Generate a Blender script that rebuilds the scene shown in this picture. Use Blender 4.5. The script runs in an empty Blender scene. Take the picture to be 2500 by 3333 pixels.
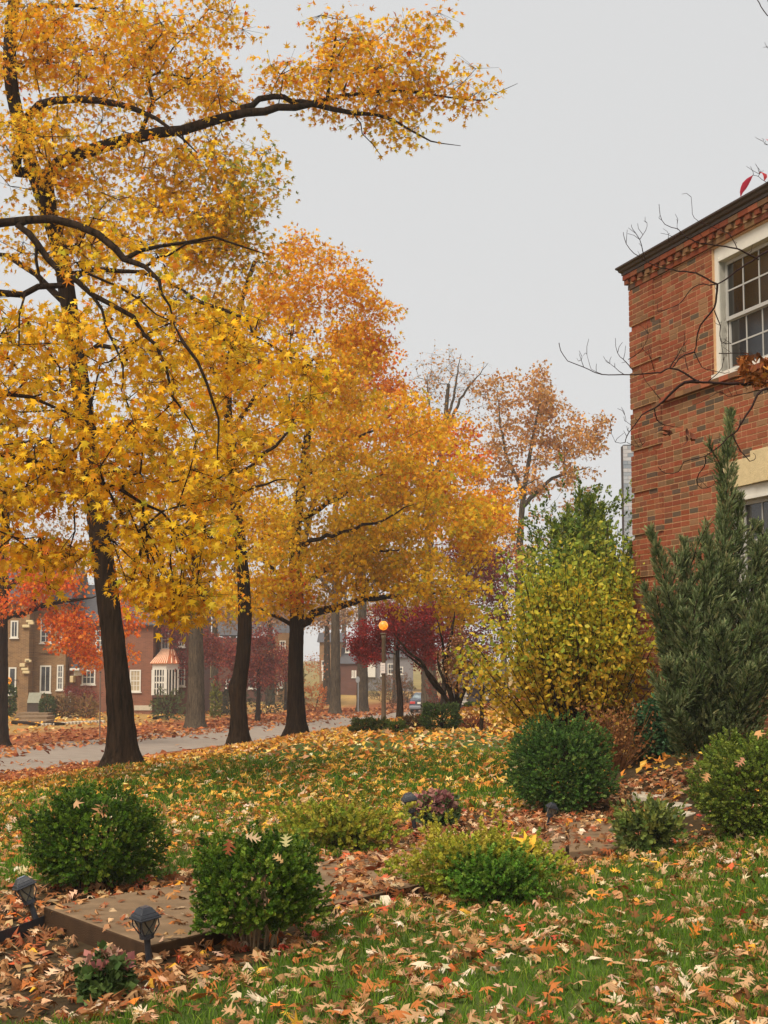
import bpy, math, random
import numpy as np
from mathutils import Vector, Matrix

random.seed(7)
rng = np.random.default_rng(7)
SC = bpy.context.scene
COL = SC.collection

# ------------------------------------------------------------------ camera
PW, PH, FPX, HZ, EYE = 2500.0, 3333.0, 4900.0, 2130.0, 1.6
PITCH = math.atan((HZ - PH / 2) / FPX)
cam_d = bpy.data.cameras.new('camera')
cam_d.sensor_fit = 'VERTICAL'
cam_d.sensor_height = 24.0
cam_d.lens = FPX / PH * 24.0
cam_d.clip_start = 0.1
cam_d.clip_end = 3000
cam = bpy.data.objects.new('camera', cam_d)
COL.objects.link(cam)
cam.location = (0, 0, EYE)
cam.rotation_euler = (math.pi / 2 + PITCH, 0, 0)
SC.camera = cam
SC.render.resolution_x, SC.render.resolution_y = 768, 1024

# ------------------------------------------------------------------ sky, sun, exposure
SUN_EL, SUN_AZ = math.radians(52), math.radians(-28)   # soft light from behind the viewer, a little left
w = bpy.data.worlds.new('World')
SC.world = w
w.use_nodes = True
nt = w.node_tree
nt.nodes.clear()
sky = nt.nodes.new('ShaderNodeTexSky')
sky.sky_type = 'NISHITA'
sky.sun_disc = False
sky.sun_elevation = SUN_EL
sky.sun_rotation = math.radians(180) + SUN_AZ
hs = nt.nodes.new('ShaderNodeHueSaturation')
hs.inputs['Saturation'].default_value = 0.12
hs.inputs['Value'].default_value = 0.33
cl = nt.nodes.new('ShaderNodeMix')
cl.data_type = 'RGBA'
cl.inputs['Factor'].default_value = 0.9       # unbroken cloud layer
cl.inputs['B'].default_value = (2.86, 2.88, 2.90, 1)
bg = nt.nodes.new('ShaderNodeBackground')
bg.inputs['Strength'].default_value = 0.09
wo = nt.nodes.new('ShaderNodeOutputWorld')
nt.links.new(sky.outputs[0], hs.inputs['Color'])
nt.links.new(hs.outputs[0], cl.inputs['A'])
nt.links.new(cl.outputs['Result'], bg.inputs['Color'])
nt.links.new(bg.outputs[0], wo.inputs['Surface'])

sd = bpy.data.lights.new('sun', 'SUN')
sd.energy = 1.5
sd.angle = math.radians(40)
sd.color = (1.0, 0.92, 0.80)
so = bpy.data.objects.new('sun', sd)
COL.objects.link(so)
sdir = Vector((math.sin(SUN_AZ) * math.cos(SUN_EL), -math.cos(SUN_AZ) * math.cos(SUN_EL), math.sin(SUN_EL)))
so.rotation_euler = sdir.to_track_quat('Z', 'Y').to_euler()
so.location = (0, -10, 40)

SC.view_settings.view_transform = 'Standard'
SC.view_settings.look = 'None'
SC.view_settings.gamma = 1
SC.view_settings.exposure = 1.55
SC.render.engine = 'CYCLES'
SC.cycles.volume_bounces = 1
SC.cycles.max_bounces = 6
SC.cycles.transmission_bounces = 4
SC.cycles.transparent_max_bounces = 4

# ------------------------------------------------------------------ helpers
def lin(r, g, b, k=1.0):
    def f(c):
        c /= 255.0
        return (c / 12.92 if c <= 0.04045 else ((c + 0.055) / 1.055) ** 2.4) * k
    return (f(r), f(g), f(b))

cp, sp = math.cos(PITCH), math.sin(PITCH)
def at(px, py, Y):
    """world point on the sight line of pixel (px,py) at distance Y"""
    dx = px - PW / 2; du = PH / 2 - py
    d = (dx, -sp * du + cp * FPX, cp * du + sp * FPX)
    s = Y / d[1]
    return Vector((d[0] * s, Y, EYE + d[2] * s))

def proj(P):
    P = np.asarray(P, float)
    x = P[..., 0]; y = P[..., 1]; z = P[..., 2] - EYE
    depth = cp * y + sp * z
    up = -sp * y + cp * z
    return PW / 2 + FPX * x / depth, PH / 2 - FPX * up / depth

def ss(u):
    u = np.clip(u, 0, 1)
    return u * u * (3 - 2 * u)

RD = (0.266, 0.964)          # direction of the street
R0 = (-11.7, 46.0)           # a point on its near edge
WC = np.array((3.21, 19.2)); WD = np.array((0.282, -0.959)); WN = np.array((-0.959, -0.282))
def road_q(X, Y): return (X - R0[0]) * -RD[1] + (Y - R0[1]) * RD[0]
def road_r(X, Y): return (X - R0[0]) * RD[0] + (Y - R0[1]) * RD[1]
def road_pt(q, r): return (R0[0] - RD[1] * q + RD[0] * r, R0[1] + RD[0] * q + RD[1] * r)

def gz(X, Y):
    X = np.asarray(X, float); Y = np.asarray(Y, float)
    q = road_q(X, Y); r = road_r(X, Y)
    z = -2.0 * ss((q + 16.2) / 15.4)
    z = z + 0.35 * ss((q - 9) / 12) + 0.9 * ss((q - 30) / 60)
    drop = -0.0095 * np.clip(r, 0, 75)
    z = z + drop * ss((q + 12) / 12)
    # rise to the house foundation
    u = (X - WC[0]) * WD[0] + (Y - WC[1]) * WD[1]
    v = (X - WC[0]) * WN[0] + (Y - WC[1]) * WN[1]
    du = np.maximum(np.maximum(-u - 0.0, u - 14), 0)
    dv = np.maximum(v, 0)
    d = np.sqrt((du * 0.55) ** 2 + dv ** 2)
    z = z + 0.52 * np.exp(-(d / 1.5) ** 2)
    dc = np.hypot(X - 2.2, Y - 27.0)
    z = z + 0.15 * np.exp(-(dc / 3.6) ** 2)
    z = z + 0.02 * np.sin(X * 1.3 + 0.7) * np.sin(Y * 0.9) * ss((Y - 5) / 5)
    # low ground left of the step
    z = z - 0.10 * np.exp(-(((X + 2.4) / 1.1) ** 2 + ((Y - 7.9) / 1.6) ** 2))
    return z

def g(X, Y): return float(gz(X, Y))

def hit(px, py, y0=4.0):
    Y = y0; prev = None
    while Y < 400:
        p = at(px, py, Y)
        dz = p.z - g(p.x, p.y)
        if dz <= 0:
            if prev is None: return Vector((p.x, p.y, g(p.x, p.y)))
            a, b = prev, Y
            for _ in range(24):
                m = (a + b) / 2
                p = at(px, py, m)
                if p.z - g(p.x, p.y) <= 0: b = m
                else: a = m
            p = at(px, py, b)
            return Vector((p.x, p.y, g(p.x, p.y)))
        prev = Y
        Y += 0.05 * max(1, Y / 10)
    p = at(px, py, 300)
    return p

def onplane(px, py, z):
    a = at(px, py, 1.0)
    d = (a.x, 1.0, a.z - EYE)
    s = (z - EYE) / d[2]
    return Vector((d[0] * s, s, z))

def wx(px, D): return (px - PW / 2) / FPX * (at(px, HZ, D).y) * 1.0

# ---- objects
def tag(o, label=None, cat=None, group=None, kind=None):
    if label: o['label'] = label
    if cat: o['category'] = cat
    if group: o['group'] = group
    if kind: o['kind'] = kind
    return o

def empty(name, loc, label=None, cat=None, group=None, rz=0):
    o = bpy.data.objects.new(name, None)
    o.empty_display_size = 0.1
    COL.objects.link(o)
    o.location = loc
    o.rotation_euler = (0, 0, rz)
    return tag(o, label, cat, group)

def link(name, me, mat=None, parent=None):
    """mesh data is in world coordinates; keep it there under a parent with a plain location"""
    o = bpy.data.objects.new(name, me)
    COL.objects.link(o)
    if mat is not None and len(me.materials) == 0: me.materials.append(mat)
    if parent is not None:
        o.parent = parent
        o.matrix_parent_inverse = Matrix.Translation(parent_world(parent)).inverted() if parent.rotation_euler.z == 0 else Matrix()
    return o

def parent_world(p):
    v = Vector(p.location)
    q = p
    if p.parent is not None and p.type == 'MESH': return Vector((0, 0, 0))
    return v

def np_mesh(name, V, T, col=None, smooth=False):
    V = np.ascontiguousarray(V, np.float32).reshape(-1, 3)
    T = np.ascontiguousarray(T, np.int32)
    me = bpy.data.meshes.new(name)
    me.vertices.add(len(V))
    me.vertices.foreach_set('co', V.ravel())
    k = T.shape[1]
    me.loops.add(T.size)
    me.loops.foreach_set('vertex_index', T.ravel())
    me.polygons.add(len(T))
    me.polygons.foreach_set('loop_start', np.arange(0, T.size, k, dtype=np.int32))
    me.polygons.foreach_set('use_smooth', np.full(len(T), bool(smooth)))
    if col is not None:
        a = me.color_attributes.new('Col', 'FLOAT_COLOR', 'POINT')
        c = np.ones((len(V), 4), np.float32)
        c[:, :3] = col
        a.data.foreach_set('color', c.ravel())
    me.update(calc_edges=True)
    return me

class MB:
    """collects simple shapes for one mesh"""
    def __init__(s): s.v = []; s.f = []
    def add(s, v, f):
        o = len(s.v); s.v += [tuple(p) for p in v]; s.f += [tuple(i + o for i in q) for q in f]; return s
    def box(s, x0, x1, y0, y1, z0, z1, fr=None):
        v = [(x, y, z) for z in (z0, z1) for y in (y0, y1) for x in (x0, x1)]
        if fr: v = [fr(*p) for p in v]
        return s.add(v, [(0, 2, 3, 1), (4, 5, 7, 6), (0, 1, 5, 4), (2, 6, 7, 3), (0, 4, 6, 2), (1, 3, 7, 5)])
    def tube(s, pts, rad, n=8, cap=True):
        pts = [Vector(p) for p in pts]
        if not hasattr(rad, '__len__'): rad = [rad] * len(pts)
        o = len(s.v)
        d0 = (pts[-1] - pts[0]).normalized()
        ref = Vector((1, 0, 0)) if abs(d0.x) < 0.8 else Vector((0, 1, 0))
        for i, p in enumerate(pts):
            t = (pts[min(i + 1, len(pts) - 1)] - pts[max(i - 1, 0)]).normalized()
            a = t.cross(ref).normalized(); b = t.cross(a)
            for k in range(n):
                th = 2 * math.pi * k / n
                q = p + (a * math.cos(th) + b * math.sin(th)) * rad[i]
                s.v.append(tuple(q))
        for i in range(len(pts) - 1):
            for k in range(n):
                s.f.append((o + i * n + k, o + i * n + (k + 1) % n, o + (i + 1) * n + (k + 1) % n, o + (i + 1) * n + k))
        if cap:
            s.f.append(tuple(o + k for k in range(n))[::-1])
            s.f.append(tuple(o + (len(pts) - 1) * n + k for k in range(n)))
        return s
    def lathe(s, c, prof, n=16):
        o = len(s.v); c = Vector(c)
        for r, z in prof:
            for k in range(n):
                th = 2 * math.pi * k / n
                s.v.append((c.x + r * math.cos(th), c.y + r * math.sin(th), c.z + z))
        m = len(prof)
        for i in range(m - 1):
            for k in range(n):
                s.f.append((o + i * n + k, o + i * n + (k + 1) % n, o + (i + 1) * n + (k + 1) % n, o + (i + 1) * n + k))
        s.f.append(tuple(o + k for k in range(n))[::-1]); s.f.append(tuple(o + (m - 1) * n + k for k in range(n)))
        return s
    def prism(s, poly, z0, z1):
        n = len(poly)
        v = [(x, y, z0) for x, y in poly] + [(x, y, z1) for x, y in poly]
        f = [tuple(range(n))[::-1], tuple(range(n, 2 * n))]
        f += [(i, (i + 1) % n, n + (i + 1) % n, n + i) for i in range(n)]
        return s.add(v, f)
    def mesh(s, name, smooth=False):
        me = bpy.data.meshes.new(name)
        me.from_pydata(s.v, [], s.f)
        if smooth: me.polygons.foreach_set('use_smooth', np.ones(len(me.polygons), bool))
        me.update()
        return me
    def build(s, name, mat, parent=None, smooth=False, bevel=0):
        o = link(name, s.mesh(name, smooth), mat, parent)
        if bevel:
            m = o.modifiers.new('bevel', 'BEVEL'); m.width = bevel; m.segments = 2; m.limit_method = 'ANGLE'
        return o

# ------------------------------------------------------------------ materials
MATS = {}
def newmat(name):
    m = bpy.data.materials.new(name); m.use_nodes = True
    n = m.node_tree
    b = n.nodes['Principled BSDF']
    MATS[name] = m
    return m, n, b

def N(n, t, **kw):
    x = n.nodes.new(t)
    for k, v in kw.items(): setattr(x, k, v)
    return x

def plain(name, c, rough=0.7, spec=0.3, noise=0.25, scale=8.0, bump=0.0, metal=0, stretch=(1, 1, 1), fine=60.0):
    m, n, b = newmat(name)
    tc = N(n, 'ShaderNodeTexCoord'); mp = N(n, 'ShaderNodeMapping')
    mp.inputs['Scale'].default_value = stretch
    n.links.new(tc.outputs['Object'], mp.inputs['Vector'])
    nz = N(n, 'ShaderNodeTexNoise'); nz.inputs['Scale'].default_value = scale; nz.inputs['Detail'].default_value = 8; nz.inputs['Roughness'].default_value = 0.65
    n.links.new(mp.outputs[0], nz.inputs['Vector'])
    rp = N(n, 'ShaderNodeValToRGB')
    k0, k1 = 1 - noise, 1 + noise
    rp.color_ramp.elements[0].position = 0.3; rp.color_ramp.elements[1].position = 0.7
    rp.color_ramp.elements[0].color = (c[0] * k0, c[1] * k0, c[2] * k0, 1)
    rp.color_ramp.elements[1].color = (min(c[0] * k1, 1), min(c[1] * k1, 1), min(c[2] * k1, 1), 1)
    n.links.new(nz.outputs['Fac'], rp.inputs['Fac'])
    n.links.new(rp.outputs['Color'], b.inputs['Base Color'])
    b.inputs['Roughness'].default_value = rough
    b.inputs['Specular IOR Level'].default_value = spec
    b.inputs['Metallic'].default_value = metal
    if bump:
        n2 = N(n, 'ShaderNodeTexNoise'); n2.inputs['Scale'].default_value = fine; n2.inputs['Detail'].default_value = 6
        n.links.new(mp.outputs[0], n2.inputs['Vector'])
        bp = N(n, 'ShaderNodeBump'); bp.inputs['Strength'].default_value = bump; bp.inputs['Distance'].default_value = 0.02
        n.links.new(n2.outputs['Fac'], bp.inputs['Height']); n.links.new(bp.outputs[0], b.inputs['Normal'])
    return m

def attr_mat(name, rough=0.6, spec=0.25, transl=0.0, noise=0.0, bump=0.0, nscale=60.0):
    m, n, b = newmat(name)
    a = N(n, 'ShaderNodeAttribute', attribute_name='Col')
    src = a.outputs['Color']
    if noise:
        tc = N(n, 'ShaderNodeTexCoord')
        nz = N(n, 'ShaderNodeTexNoise'); nz.inputs['Scale'].default_value = nscale; nz.inputs['Detail'].default_value = 6; nz.inputs['Roughness'].default_value = 0.7
        n.links.new(tc.outputs['Object'], nz.inputs['Vector'])
        mr = N(n, 'ShaderNodeMapRange'); mr.inputs['From Min'].default_value = 0.25; mr.inputs['From Max'].default_value = 0.75
        mr.inputs['To Min'].default_value = 1 - noise; mr.inputs['To Max'].default_value = 1 + noise
        n.links.new(nz.outputs['Fac'], mr.inputs['Value'])
        mx = N(n, 'ShaderNodeVectorMath', operation='SCALE')
        n.links.new(src, mx.inputs[0]); n.links.new(mr.outputs[0], mx.inputs['Scale'])
        src = mx.outputs[0]
        if bump:
            bp = N(n, 'ShaderNodeBump'); bp.inputs['Strength'].default_value = bump; bp.inputs['Distance'].default_value = 0.01
            n.links.new(nz.outputs['Fac'], bp.inputs['Height']); n.links.new(bp.outputs[0], b.inputs['Normal'])
    n.links.new(src, b.inputs['Base Color'])
    b.inputs['Roughness'].default_value = rough
    b.inputs['Specular IOR Level'].default_value = spec
    if transl:
        tr = N(n, 'ShaderNodeBsdfTranslucent'); n.links.new(src, tr.inputs['Color'])
        mx = N(n, 'ShaderNodeMixShader'); mx.inputs['Fac'].default_value = transl
        out = n.nodes['Material Output']
        n.links.new(b.outputs[0], mx.inputs[1]); n.links.new(tr.outputs[0], mx.inputs[2]); n.links.new(mx.outputs[0], out.inputs['Surface'])
    return m

def bark_mat(name, c, stretch=(5.5, 5.5, .55)):
    m, n, b = newmat(name)
    tc = N(n, 'ShaderNodeTexCoord'); mp = N(n, 'ShaderNodeMapping'); mp.inputs['Scale'].default_value = stretch
    n.links.new(tc.outputs['Object'], mp.inputs['Vector'])
    nz = N(n, 'ShaderNodeTexNoise'); nz.inputs['Scale'].default_value = 4; nz.inputs['Detail'].default_value = 9; nz.inputs['Roughness'].default_value = 0.7
    n.links.new(mp.outputs[0], nz.inputs['Vector'])
    n3 = N(n, 'ShaderNodeTexNoise'); n3.inputs['Scale'].default_value = 1.1; n3.inputs['Detail'].default_value = 4
    n.links.new(tc.outputs['Object'], n3.inputs['Vector'])
    rp = N(n, 'ShaderNodeValToRGB'); e = rp.color_ramp.elements
    e[0].position = 0.35; e[1].position = 0.72
    e[0].color = (c[0] * 0.22, c[1] * 0.2, c[2] * 0.2, 1); e[1].color = (c[0] * 2.1, c[1] * 2.05, c[2] * 1.95, 1)
    n.links.new(nz.outputs['Fac'], rp.inputs['Fac'])
    mx = N(n, 'ShaderNodeMix', data_type='RGBA', blend_type='MULTIPLY'); mx.inputs['Factor'].default_value = 0.8
    r2 = N(n, 'ShaderNodeValToRGB'); r2.color_ramp.elements[0].position = 0.3; r2.color_ramp.elements[1].position = 0.7
    r2.color_ramp.elements[0].color = (0.7, 0.7, 0.68, 1); r2.color_ramp.elements[1].color = (1.1, 1.08, 1.0, 1)
    n.links.new(n3.outputs['Fac'], r2.inputs['Fac'])
    n.links.new(rp.outputs['Color'], mx.inputs['A']); n.links.new(r2.outputs['Color'], mx.inputs['B'])
    n.links.new(mx.outputs['Result'], b.inputs['Base Color'])
    b.inputs['Roughness'].default_value = 0.85; b.inputs['Specular IOR Level'].default_value = 0.06
    bp = N(n, 'ShaderNodeBump'); bp.inputs['Strength'].default_value = 0.9; bp.inputs['Distance'].default_value = 0.03
    n.links.new(nz.outputs['Fac'], bp.inputs['Height']); n.links.new(bp.outputs[0], b.inputs['Normal'])
    return m

def far_brick(name, c1, c2, mortar):
    m, n, b = newmat(name)
    tc = N(n, 'ShaderNodeTexCoord'); mp = N(n, 'ShaderNodeMapping')
    mp.inputs['Rotation'].default_value = (math.radians(90), 0, 0)
    n.links.new(tc.outputs['Object'], mp.inputs['Vector'])
    br = N(n, 'ShaderNodeTexBrick')
    br.inputs['Color1'].default_value = (*c1, 1); br.inputs['Color2'].default_value = (*c2, 1); br.inputs['Mortar'].default_value = (*mortar, 1)
    br.inputs['Scale'].default_value = 1.0; br.inputs['Brick Width'].default_value = 0.24; br.inputs['Row Height'].default_value = 0.08
    br.inputs['Mortar Size'].default_value = 0.008
    n.links.new(mp.outputs[0], br.inputs['Vector'])
    nz = N(n, 'ShaderNodeTexNoise'); nz.inputs['Scale'].default_value = 1.2; nz.inputs['Detail'].default_value = 6
    n.links.new(tc.outputs['Object'], nz.inputs['Vector'])
    mx = N(n, 'ShaderNodeMix', data_type='RGBA', blend_type='MULTIPLY'); mx.inputs['Factor'].default_value = 0.6
    rp = N(n, 'ShaderNodeValToRGB'); rp.color_ramp.elements[0].position = 0.3; rp.color_ramp.elements[1].position = 0.7
    rp.color_ramp.elements[0].color = (0.65, 0.65, 0.65, 1); rp.color_ramp.elements[1].color = (1.15, 1.15, 1.15, 1)
    n.links.new(nz.outputs['Fac'], rp.inputs['Fac'])
    n.links.new(br.outputs['Color'], mx.inputs['A']); n.links.new(rp.outputs['Color'], mx.inputs['B'])
    n.links.new(mx.outputs['Result'], b.inputs['Base Color'])
    b.inputs['Roughness'].default_value = 0.85
    return m

def glass_mat(name, c=(0.02, 0.018, 0.016), rough=0.06):
    m, n, b = newmat(name)
    tc = N(n, 'ShaderNodeTexCoord')
    nz = N(n, 'ShaderNodeTexNoise'); nz.inputs['Scale'].default_value = 1.6; nz.inputs['Detail'].default_value = 3
    n.links.new(tc.outputs['Object'], nz.inputs['Vector'])
    rp = N(n, 'ShaderNodeValToRGB'); rp.color_ramp.elements[0].position = 0.35; rp.color_ramp.elements[1].position = 0.7
    rp.color_ramp.elements[0].color = (*[x * 0.5 for x in c], 1); rp.color_ramp.elements[1].color = (*[x * 1.9 for x in c], 1)
    n.links.new(nz.outputs['Fac'], rp.inputs['Fac']); n.links.new(rp.outputs['Color'], b.inputs['Base Color'])
    b.inputs['Roughness'].default_value = rough; b.inputs['Specular IOR Level'].default_value = 0.5
    return m

def emit_mat(name, c1, c2, s):
    m, n, b = newmat(name)
    tc = N(n, 'ShaderNodeTexCoord')
    nz = N(n, 'ShaderNodeTexNoise'); nz.inputs['Scale'].default_value = 14; nz.inputs['Detail'].default_value = 4
    n.links.new(tc.outputs['Object'], nz.inputs['Vector'])
    rp = N(n, 'ShaderNodeValToRGB'); rp.color_ramp.elements[0].position = 0.36; rp.color_ramp.elements[1].position = 0.62
    rp.color_ramp.elements[0].color = (*c1, 1); rp.color_ramp.elements[1].color = (*c2, 1)
    n.links.new(nz.outputs['Fac'], rp.inputs['Fac'])
    n.links.new(rp.outputs['Color'], b.inputs['Emission Color']); b.inputs['Emission Strength'].default_value = s
    b.inputs['Base Color'].default_value = (0.3, 0.15, 0.04, 1); b.inputs['Roughness'].default_value = 0.3
    return m

M_leaf = attr_mat('leaf', 0.55, 0.10, 0.42)
M_litter = attr_mat('fallen_leaf', 0.6, 0.14, 0.12)
M_grass = attr_mat('grass', 0.55, 0.10, 0.3)
M_shrub = attr_mat('shrub_leaf', 0.45, 0.16, 0.22)
M_conifer = attr_mat('conifer', 0.7, 0.06, 0.15)
M_bark = bark_mat('dark_bark', lin(44, 33, 24))
M_bark2 = bark_mat('grey_bark', lin(78, 68, 56))
M_twig = plain('twig', lin(46, 30, 27), 0.8, 0.1, 0.3, 20)
M_twig_pale = plain('pale_twig', lin(150, 124, 92), 0.7, 0.3, 0.3, 20)
M_brick = attr_mat('brick', 0.9, 0.08, 0, 0.22, 0.5, 70)
M_mortar = plain('mortar', lin(194, 154, 114), 0.9, 0.1, 0.18, 30, 0.3)
M_white = plain('white_paint', lin(216, 210, 196), 0.5, 0.35, 0.06, 6)
M_greywhite = plain('sash_grey', lin(176, 172, 164), 0.5, 0.35, 0.08, 6)
M_stone = plain('lintel_stone', lin(206, 184, 140), 0.8, 0.2, 0.1, 12, 0.3)
M_gutter = plain('brown_gutter', lin(58, 44, 38), 0.45, 0.4, 0.2, 5)
M_glass = glass_mat('window_glass', (.016, .013, .011), .08)
M_pane = glass_mat('far_glass', (0.05, 0.05, 0.055), 0.12)
M_concrete = plain('concrete', lin(126, 102, 76), 0.88, 0.2, 0.28, 5, 0.5, fine=140)
M_flag = plain('flagstone', lin(190, 178, 156), 0.8, 0.2, 0.12, 9, 0.4)
M_black = plain('black_plastic', lin(44, 45, 50), 0.42, 0.4, 0.25, 40, 0.1)
M_solar = plain('solar_cell', lin(58, 66, 80), 0.2, 0.5, 0.15, 30)
M_lens = plain('lens', lin(112, 106, 90), 0.35, 0.4, 0.2, 20)
M_asphalt = plain('asphalt', lin(142, 128, 114), 0.9, 0.2, 0.16, 1.6, 0.5, fine=180)
M_slate = attr_mat('slate', 0.6, 0.3, 0, 0.15, 0.2, 20)
M_roof = plain('roof_slate', lin(78, 76, 78), 0.7, 0.3, 0.25, 5)
M_tan = far_brick('tan_brick', lin(142, 106, 66), lin(118, 84, 52), lin(150, 122, 86))
M_red = far_brick('red_brick', lin(136, 82, 58), lin(118, 70, 50), lin(138, 100, 74))
M_dred = far_brick('dark_red_brick', lin(102, 60, 46), lin(88, 52, 42), lin(100, 70, 56))
M_copper = plain('copper', lin(206, 122, 80), 0.45, 0.4, 0.2, 3, 0, 0.4)
M_seam = plain('copper_seam', lin(236, 190, 156), .5, .4, .15, 3)
M_steel = plain('grey_steel', lin(150, 152, 152), 0.5, 0.4, 0.1, 5)
M_post = plain('lamp_post', lin(88, 72, 52), 0.6, 0.3, 0.15, 4)
M_lamp = emit_mat('lamp_glow', (1.0, 0.10, 0.0), (1.0, 0.42, 0.02), .36)
M_signface = plain('sign_face', lin(224, 214, 204), 0.5, 0.3, 0.08, 8)
M_car = plain('car_paint', lin(72, 76, 88), 0.25, 0.5, 0.06, 3)
M_chrome = plain('car_trim', lin(120, 122, 128), 0.3, 0.5, 0.05, 3)
M_tyre = plain('tyre', lin(26, 26, 26), 0.85, 0.2, 0.1, 20)
M_tail = plain('tail_lamp', lin(190, 60, 58), 0.3, 0.5, 0.1, 8)
M_cglass = glass_mat('car_glass', (0.16, 0.19, 0.2), 0.08)
M_box = plain('storage_box', lin(130, 126, 106), 0.6, 0.3, 0.12, 4)

# ------------------------------------------------------------------ leaf shapes
def star_leaf(curl=0.25, lobes=5, seed=0):
    r = np.random.default_rng(seed)
    c = (0, 0.40)
    angs = [0, 52, 112, -112, -52]
    lens = [0.62, 0.58, 0.42, 0.42, 0.58]
    pts = []
    order = sorted(zip(angs, lens), key=lambda a: a[0])
    out = []
    for i, (a, l) in enumerate(order):
        out.append((a + r.uniform(-4, 4), l * r.uniform(0.92, 1.08)))
        if i < 4: out.append(((a + order[i + 1][0]) / 2, 0.17))
    out.append((180, 0.30))
    V = [(c[0], c[1], 0.0)]
    for a, l in out:
        t = math.radians(a)
        x, y = c[0] + l * math.sin(t), c[1] + l * math.cos(t)
        V.append((x, y, -curl * l * l * (1 + 0.6 * r.uniform(-1, 1))))
    n = len(out)
    T = [(0, i + 1, (i + 1) % n + 1) for i in range(n)]
    return np.array(V), np.array(T)

def oak_leaf(curl=0.2, seed=0):
    r = np.random.default_rng(seed)
    rib = [0.0, 0.24, 0.48, 0.72, 1.0]
    vw = [0.025, 0.08, 0.085, 0.07, 0.0]
    lob = [(0.20, 0.26), (0.52, 0.42), (0.80, 0.40), (1.0, 0.18)]
    V = []; T = []
    def zz(x, y): return curl * (-(y - 0.5) ** 2 * cy - x * x * cx) + 0.12 * curl * math.sin(7 * y + ph)
    cy, cx, ph = r.uniform(-0.6, 1.4), r.uniform(-1.5, 3.5), r.uniform(0, 6)
    for y in rib: V.append((0, y, 0))
    for s in (-1, 1):
        vb = len(V)
        for y, x in zip(rib, vw): V.append((s * x, y, 0))
        lb = len(V)
        for i, (y, x) in enumerate(lob):
            f = r.uniform(0.85, 1.2); ya, yb2 = rib[i], rib[i + 1]
            V.append((s * 0.065, ya + 0.03, 0)); V.append((s * x * f, y + r.uniform(-0.04, 0.04), 0)); V.append((s * 0.07, yb2 - 0.015, 0))
        for i in range(4):
            T += [(i, vb + i, i + 1), (vb + i, vb + i + 1, i + 1), (lb + 3 * i, lb + 3 * i + 1, lb + 3 * i + 2)]
    V = np.array(V, float)
    V[:, 2] = [zz(x, y) for x, y, _ in V]
    V[:, 1] -= 0.5
    return V, np.array(T)

def oval_leaf(w=0.28, curl=0.2):
    V = np.array([(0, 0, 0), (-w, 0.35, -0.06), (-w * 0.75, 0.7, -0.10), (0, 1, -curl), (w * 0.75, 0.7, -0.10), (w, 0.35, -0.06), (0, 0.5, 0.0)], float)
    T = np.array([(0, 6, 1), (1, 6, 2), (2, 6, 3), (3, 6, 4), (4, 6, 5), (5, 6, 0)])
    return V, T

def rhomb(w=0.35):
    return np.array([(0, 0, 0), (-w, 0.5, 0.04), (0, 1, -0.08), (w, 0.5, 0.04)], float), np.array([(0, 2, 1), (0, 3, 2)])

def small_star(seed=0):
    V = np.array([(0, 0, 0), (-0.5, 0.55, -0.08), (-0.12, 0.5, 0), (0, 1.0, -0.1), (0.12, 0.5, 0), (0.5, 0.55, -0.08)], float)
    T = np.array([(0, 2, 1), (0, 4, 2), (2, 4, 3), (0, 5, 4)])
    return V, T

def frames(tip, r):
    """rotation matrices whose y axis is tip, random roll"""
    n = len(tip)
    tip = tip / np.linalg.norm(tip, axis=1, keepdims=True)
    ref = r.normal(size=(n, 3))
    x = np.cross(tip, ref); x /= np.linalg.norm(x, axis=1, keepdims=True) + 1e-9
    z = np.cross(x, tip)
    return np.stack([x, tip, z], axis=2)

def frames_n(normal, r):
    """rotation matrices whose z axis is normal, random spin"""
    nrm = normal / np.linalg.norm(normal, axis=1, keepdims=True)
    ref = r.normal(size=nrm.shape)
    x = np.cross(ref, nrm); x /= np.linalg.norm(x, axis=1, keepdims=True) + 1e-9
    y = np.cross(nrm, x)
    return np.stack([x, y, nrm], axis=2)

def inst(tv, tf, pos, R, s):
    n = len(pos); k = len(tv)
    s = np.asarray(s).reshape(n, 1, 1)
    V = np.einsum('nij,kj->nki', R, tv) * s + pos[:, None, :]
    T = (tf[None] + (np.arange(n) * k)[:, None, None]).reshape(-1, 3)
    return V.reshape(-1, 3), T, k

def scatter(name, templates, pos, R, s, col, mat, parent=None, kind=None):
    n = len(pos)
    which = rng.integers(0, len(templates), n)
    Vs, Ts, Cs = [], [], []; off = 0
    for i, (tv, tf) in enumerate(templates):
        m = which == i
        if not m.any(): continue
        V, T, k = inst(tv, tf, pos[m], R[m], s[m])
        Vs.append(V); Ts.append(T + off); Cs.append(np.repeat(col[m], k, axis=0)); off += len(V)
    me = np_mesh(name, np.concatenate(Vs), np.concatenate(Ts), np.concatenate(Cs))
    o = link(name, me, mat, parent)
    if kind: o['kind'] = kind
    return o

def palette(n, cols, wts=None, jit=0.12, r=rng):
    cols = np.array(cols, float); wts = np.ones(len(cols)) if wts is None else np.array(wts, float)
    i = r.choice(len(cols), n, p=wts / wts.sum())
    c = cols[i] * (1 + r.normal(0, jit, (n, 1))) * (1 + r.normal(0, jit * 0.4, (n, 3)))
    return np.clip(c, 0.003, 0.95)

STAR = [star_leaf(c, seed=i) for i, c in enumerate((0.1, 0.3, 0.5, 0.7, 0.25, 0.45))]
OAK = [oak_leaf(c, seed=i) for i, c in enumerate((0.6, 1.0, 1.4, 0.8, 1.6, 1.1, 0.4))]
OVAL = [oval_leaf(0.28, 0.15), oval_leaf(0.33, 0.3)]

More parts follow.
